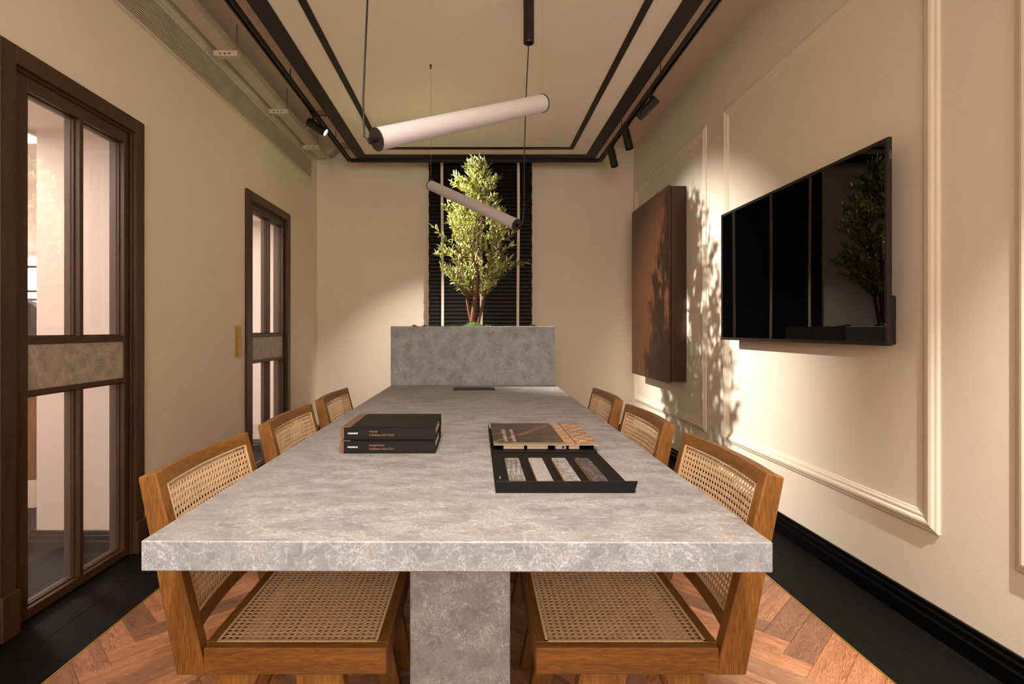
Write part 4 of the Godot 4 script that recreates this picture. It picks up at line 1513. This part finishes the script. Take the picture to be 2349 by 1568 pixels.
func make_chair() -> Node3D:
	# local space: the sitter faces +x, the floor is y = 0, width along z
	rng.seed = 404
	var ch := thing("cane_chair", "", "chair", Vector3.ZERO, "cane chairs around the table")
	var hz := 0.2375
	var tp := 0.034
	# tapered rear posts
	for s in [-1.0, 1.0]:
		var zo: float = hz * s
		var zi: float = (hz - tp) * s
		var c := []
		for k in 8:
			var hi := bool(k & 2)
			var x: float = (-0.285 if hi else -0.171) if k & 1 else (-0.3235 if hi else -0.239)
			var y: float = (0.837 if k & 1 else 0.827) if hi else 0.393
			c.append(Vector3(x, y, zo if k & 4 else zi))
		var st := new_st()
		hexa(st, c, 0.003)
		obj("rear_post", st, M.teak_y, ch)
	var front_x := func(y: float) -> float: return -0.171 + (y - 0.393) / 0.444 * (-0.285 + 0.171)
	# curved rails of the backrest between the posts
	var wid := (hz - tp) * 2.0
	var reach := wid + 0.008
	var sag := func(z: float) -> float: return -0.016 * (1.0 - pow(z / (hz - tp), 2.0))
	for r in [[0.806, 0.836], [0.487, 0.514]]:
		var st := new_st()
		var n := 12
		for i in n:
			var za := -reach / 2 + reach * i / n
			var zb := -reach / 2 + reach * (i + 1) / n
			var c := []
			for k in 8:
				var y: float = r[1] if k & 2 else r[0]
				var z := zb if k & 4 else za
				var x: float = front_x.call(y) + sag.call(z) + (0.0 if k & 1 else -0.036)
				if not k & 1:
					y -= 0.0085
				c.append(Vector3(x, y, z))
			var mid := Vector3.ZERO
			for p in c:
				mid += p
			mid /= 8.0
			for q in [[0, 2, 6, 4], [1, 3, 7, 5], [0, 1, 5, 4], [2, 3, 7, 6]]:
				face(st, [c[q[0]], c[q[1]], c[q[2]], c[q[3]]], mid)
		obj("back_rail", st, M.teak_z, ch)
	# back cane with its bead
	var y0 := 0.514
	var y1 := 0.806
	var bh := y1 - y0
	var bat := func(u: float, v: float, l: float) -> Vector3:
		var y := y0 + v
		var z := -wid / 2 + u
		return Vector3(front_x.call(y) + sag.call(z) - 0.008 + l, y + l * 0.25, z)
	var bc := obj("back_cane", cane_panel(bat, wid, bh, 0.0148, 6), M.cane, ch)
	bc.set_meta("kind", "stuff")
	var bead := new_st()
	for e in [[Vector2(0, 0.003), Vector2(wid, 0.003)], [Vector2(0, bh - 0.003), Vector2(wid, bh - 0.003)], [Vector2(0.003, 0), Vector2(0.003, bh)], [Vector2(wid - 0.003, 0), Vector2(wid - 0.003, bh)]]:
		strand(bead, bat, e[0], e[1], 0.003, 0.006, 8, Color.WHITE)
	obj("bead", bead, M.bead, bc)
	# seat frame
	var sy0 := 0.395
	var sy1 := 0.453
	for s in [-1.0, 1.0]:
		var st := new_st()
		box(st, -0.179, 0.222, sy0, sy1, minf(s * hz, s * (hz - 0.024)), maxf(s * hz, s * (hz - 0.024)), 0.002)
		obj("side_rail", st, M.teak_x, ch)
	obj("front_rail", box_st(0.198, 0.2225, sy0, sy1, -hz + 0.024, hz - 0.024, 0.002), M.teak_z, ch)
	obj("rear_rail", box_st(-0.186, -0.162, sy0, sy1, -hz + 0.024, hz - 0.024, 0.002), M.teak_z, ch)
	var sw := 0.360
	var sd := (hz - 0.024) * 2.0
	var sat := func(u: float, v: float, l: float) -> Vector3: return Vector3(-0.162 + u, sy1 - 0.004 + l, -sd / 2 + v)
	var sc := obj("seat_cane", cane_panel(sat, sw, sd, 0.0148, 1), M.cane, ch)
	sc.set_meta("kind", "stuff")
	bead = new_st()
	for e in [[Vector2(0, 0.003), Vector2(sw, 0.003)], [Vector2(0, sd - 0.003), Vector2(sw, sd - 0.003)], [Vector2(0.003, 0), Vector2(0.003, sd)], [Vector2(sw - 0.003, 0), Vector2(sw - 0.003, sd)]]:
		strand(bead, sat, e[0], e[1], 0.003, 0.005, 1, Color.WHITE)
	obj("bead", bead, M.bead, sc)
	# splayed legs in pairs under the side rails
	for s in [-1.0, 1.0]:
		for lg in [[-0.147, -0.057, -0.30, -0.25], [0.018, 0.125, 0.155, 0.205]]:
			var c := []
			for k in 8:
				var hi := bool(k & 2)
				var x: float = (lg[1] if hi else lg[3]) if k & 1 else (lg[0] if hi else lg[2])
				c.append(Vector3(x, 0.3945 if hi else 0.0, s * (hz - 0.001) if k & 4 else s * (hz - 0.035)))
			var st := new_st()
			hexa(st, c, 0.003)
			obj("leg", st, M.teak_y, ch)
	return ch

func build_chairs() -> void:
	var first := make_chair()
	var ds := [1.4035, 2.041, 2.678]
	var where := ["nearest the camera", "in the middle", "nearest the planter"]
	for side in 2:
		for i in 3:
			var label := "woven cane and teak chair on the %s side of the table, %s" % ["left" if side == 0 else "right", where[i]]
			var ch: Node3D
			if side == 0 and i == 0:
				ch = first
				ch.set_meta("label", label)
			else:
				ch = dup(first, "cane_chair", label)
			ch.position = P(-0.42 if side == 0 else 0.353, 0, ds[i])
			ch.rotation.y = 0.0 if side == 0 else PI

func _ready() -> void:
	setup_view()
	make_materials()
	setup_lights()
	build_shell()
	build_door(1, DOOR1[0], DOOR1[1], 2.112, 2.386, 2.410, 2.688, "dark wooden glazed door with a grey stone band, nearer one in the left wall")
	build_door(2, DOOR2[0], DOOR2[1], 4.233, 4.562, 4.591, 4.895, "dark wooden glazed door with a grey stone band, farther one in the left wall")
	build_corridor()
	build_table()
	build_planter()
	build_chairs()
	build_wall_things()
	build_ceiling_fittings()
	build_pendants()
	build_blind()
	build_tree()
	build_table_things()
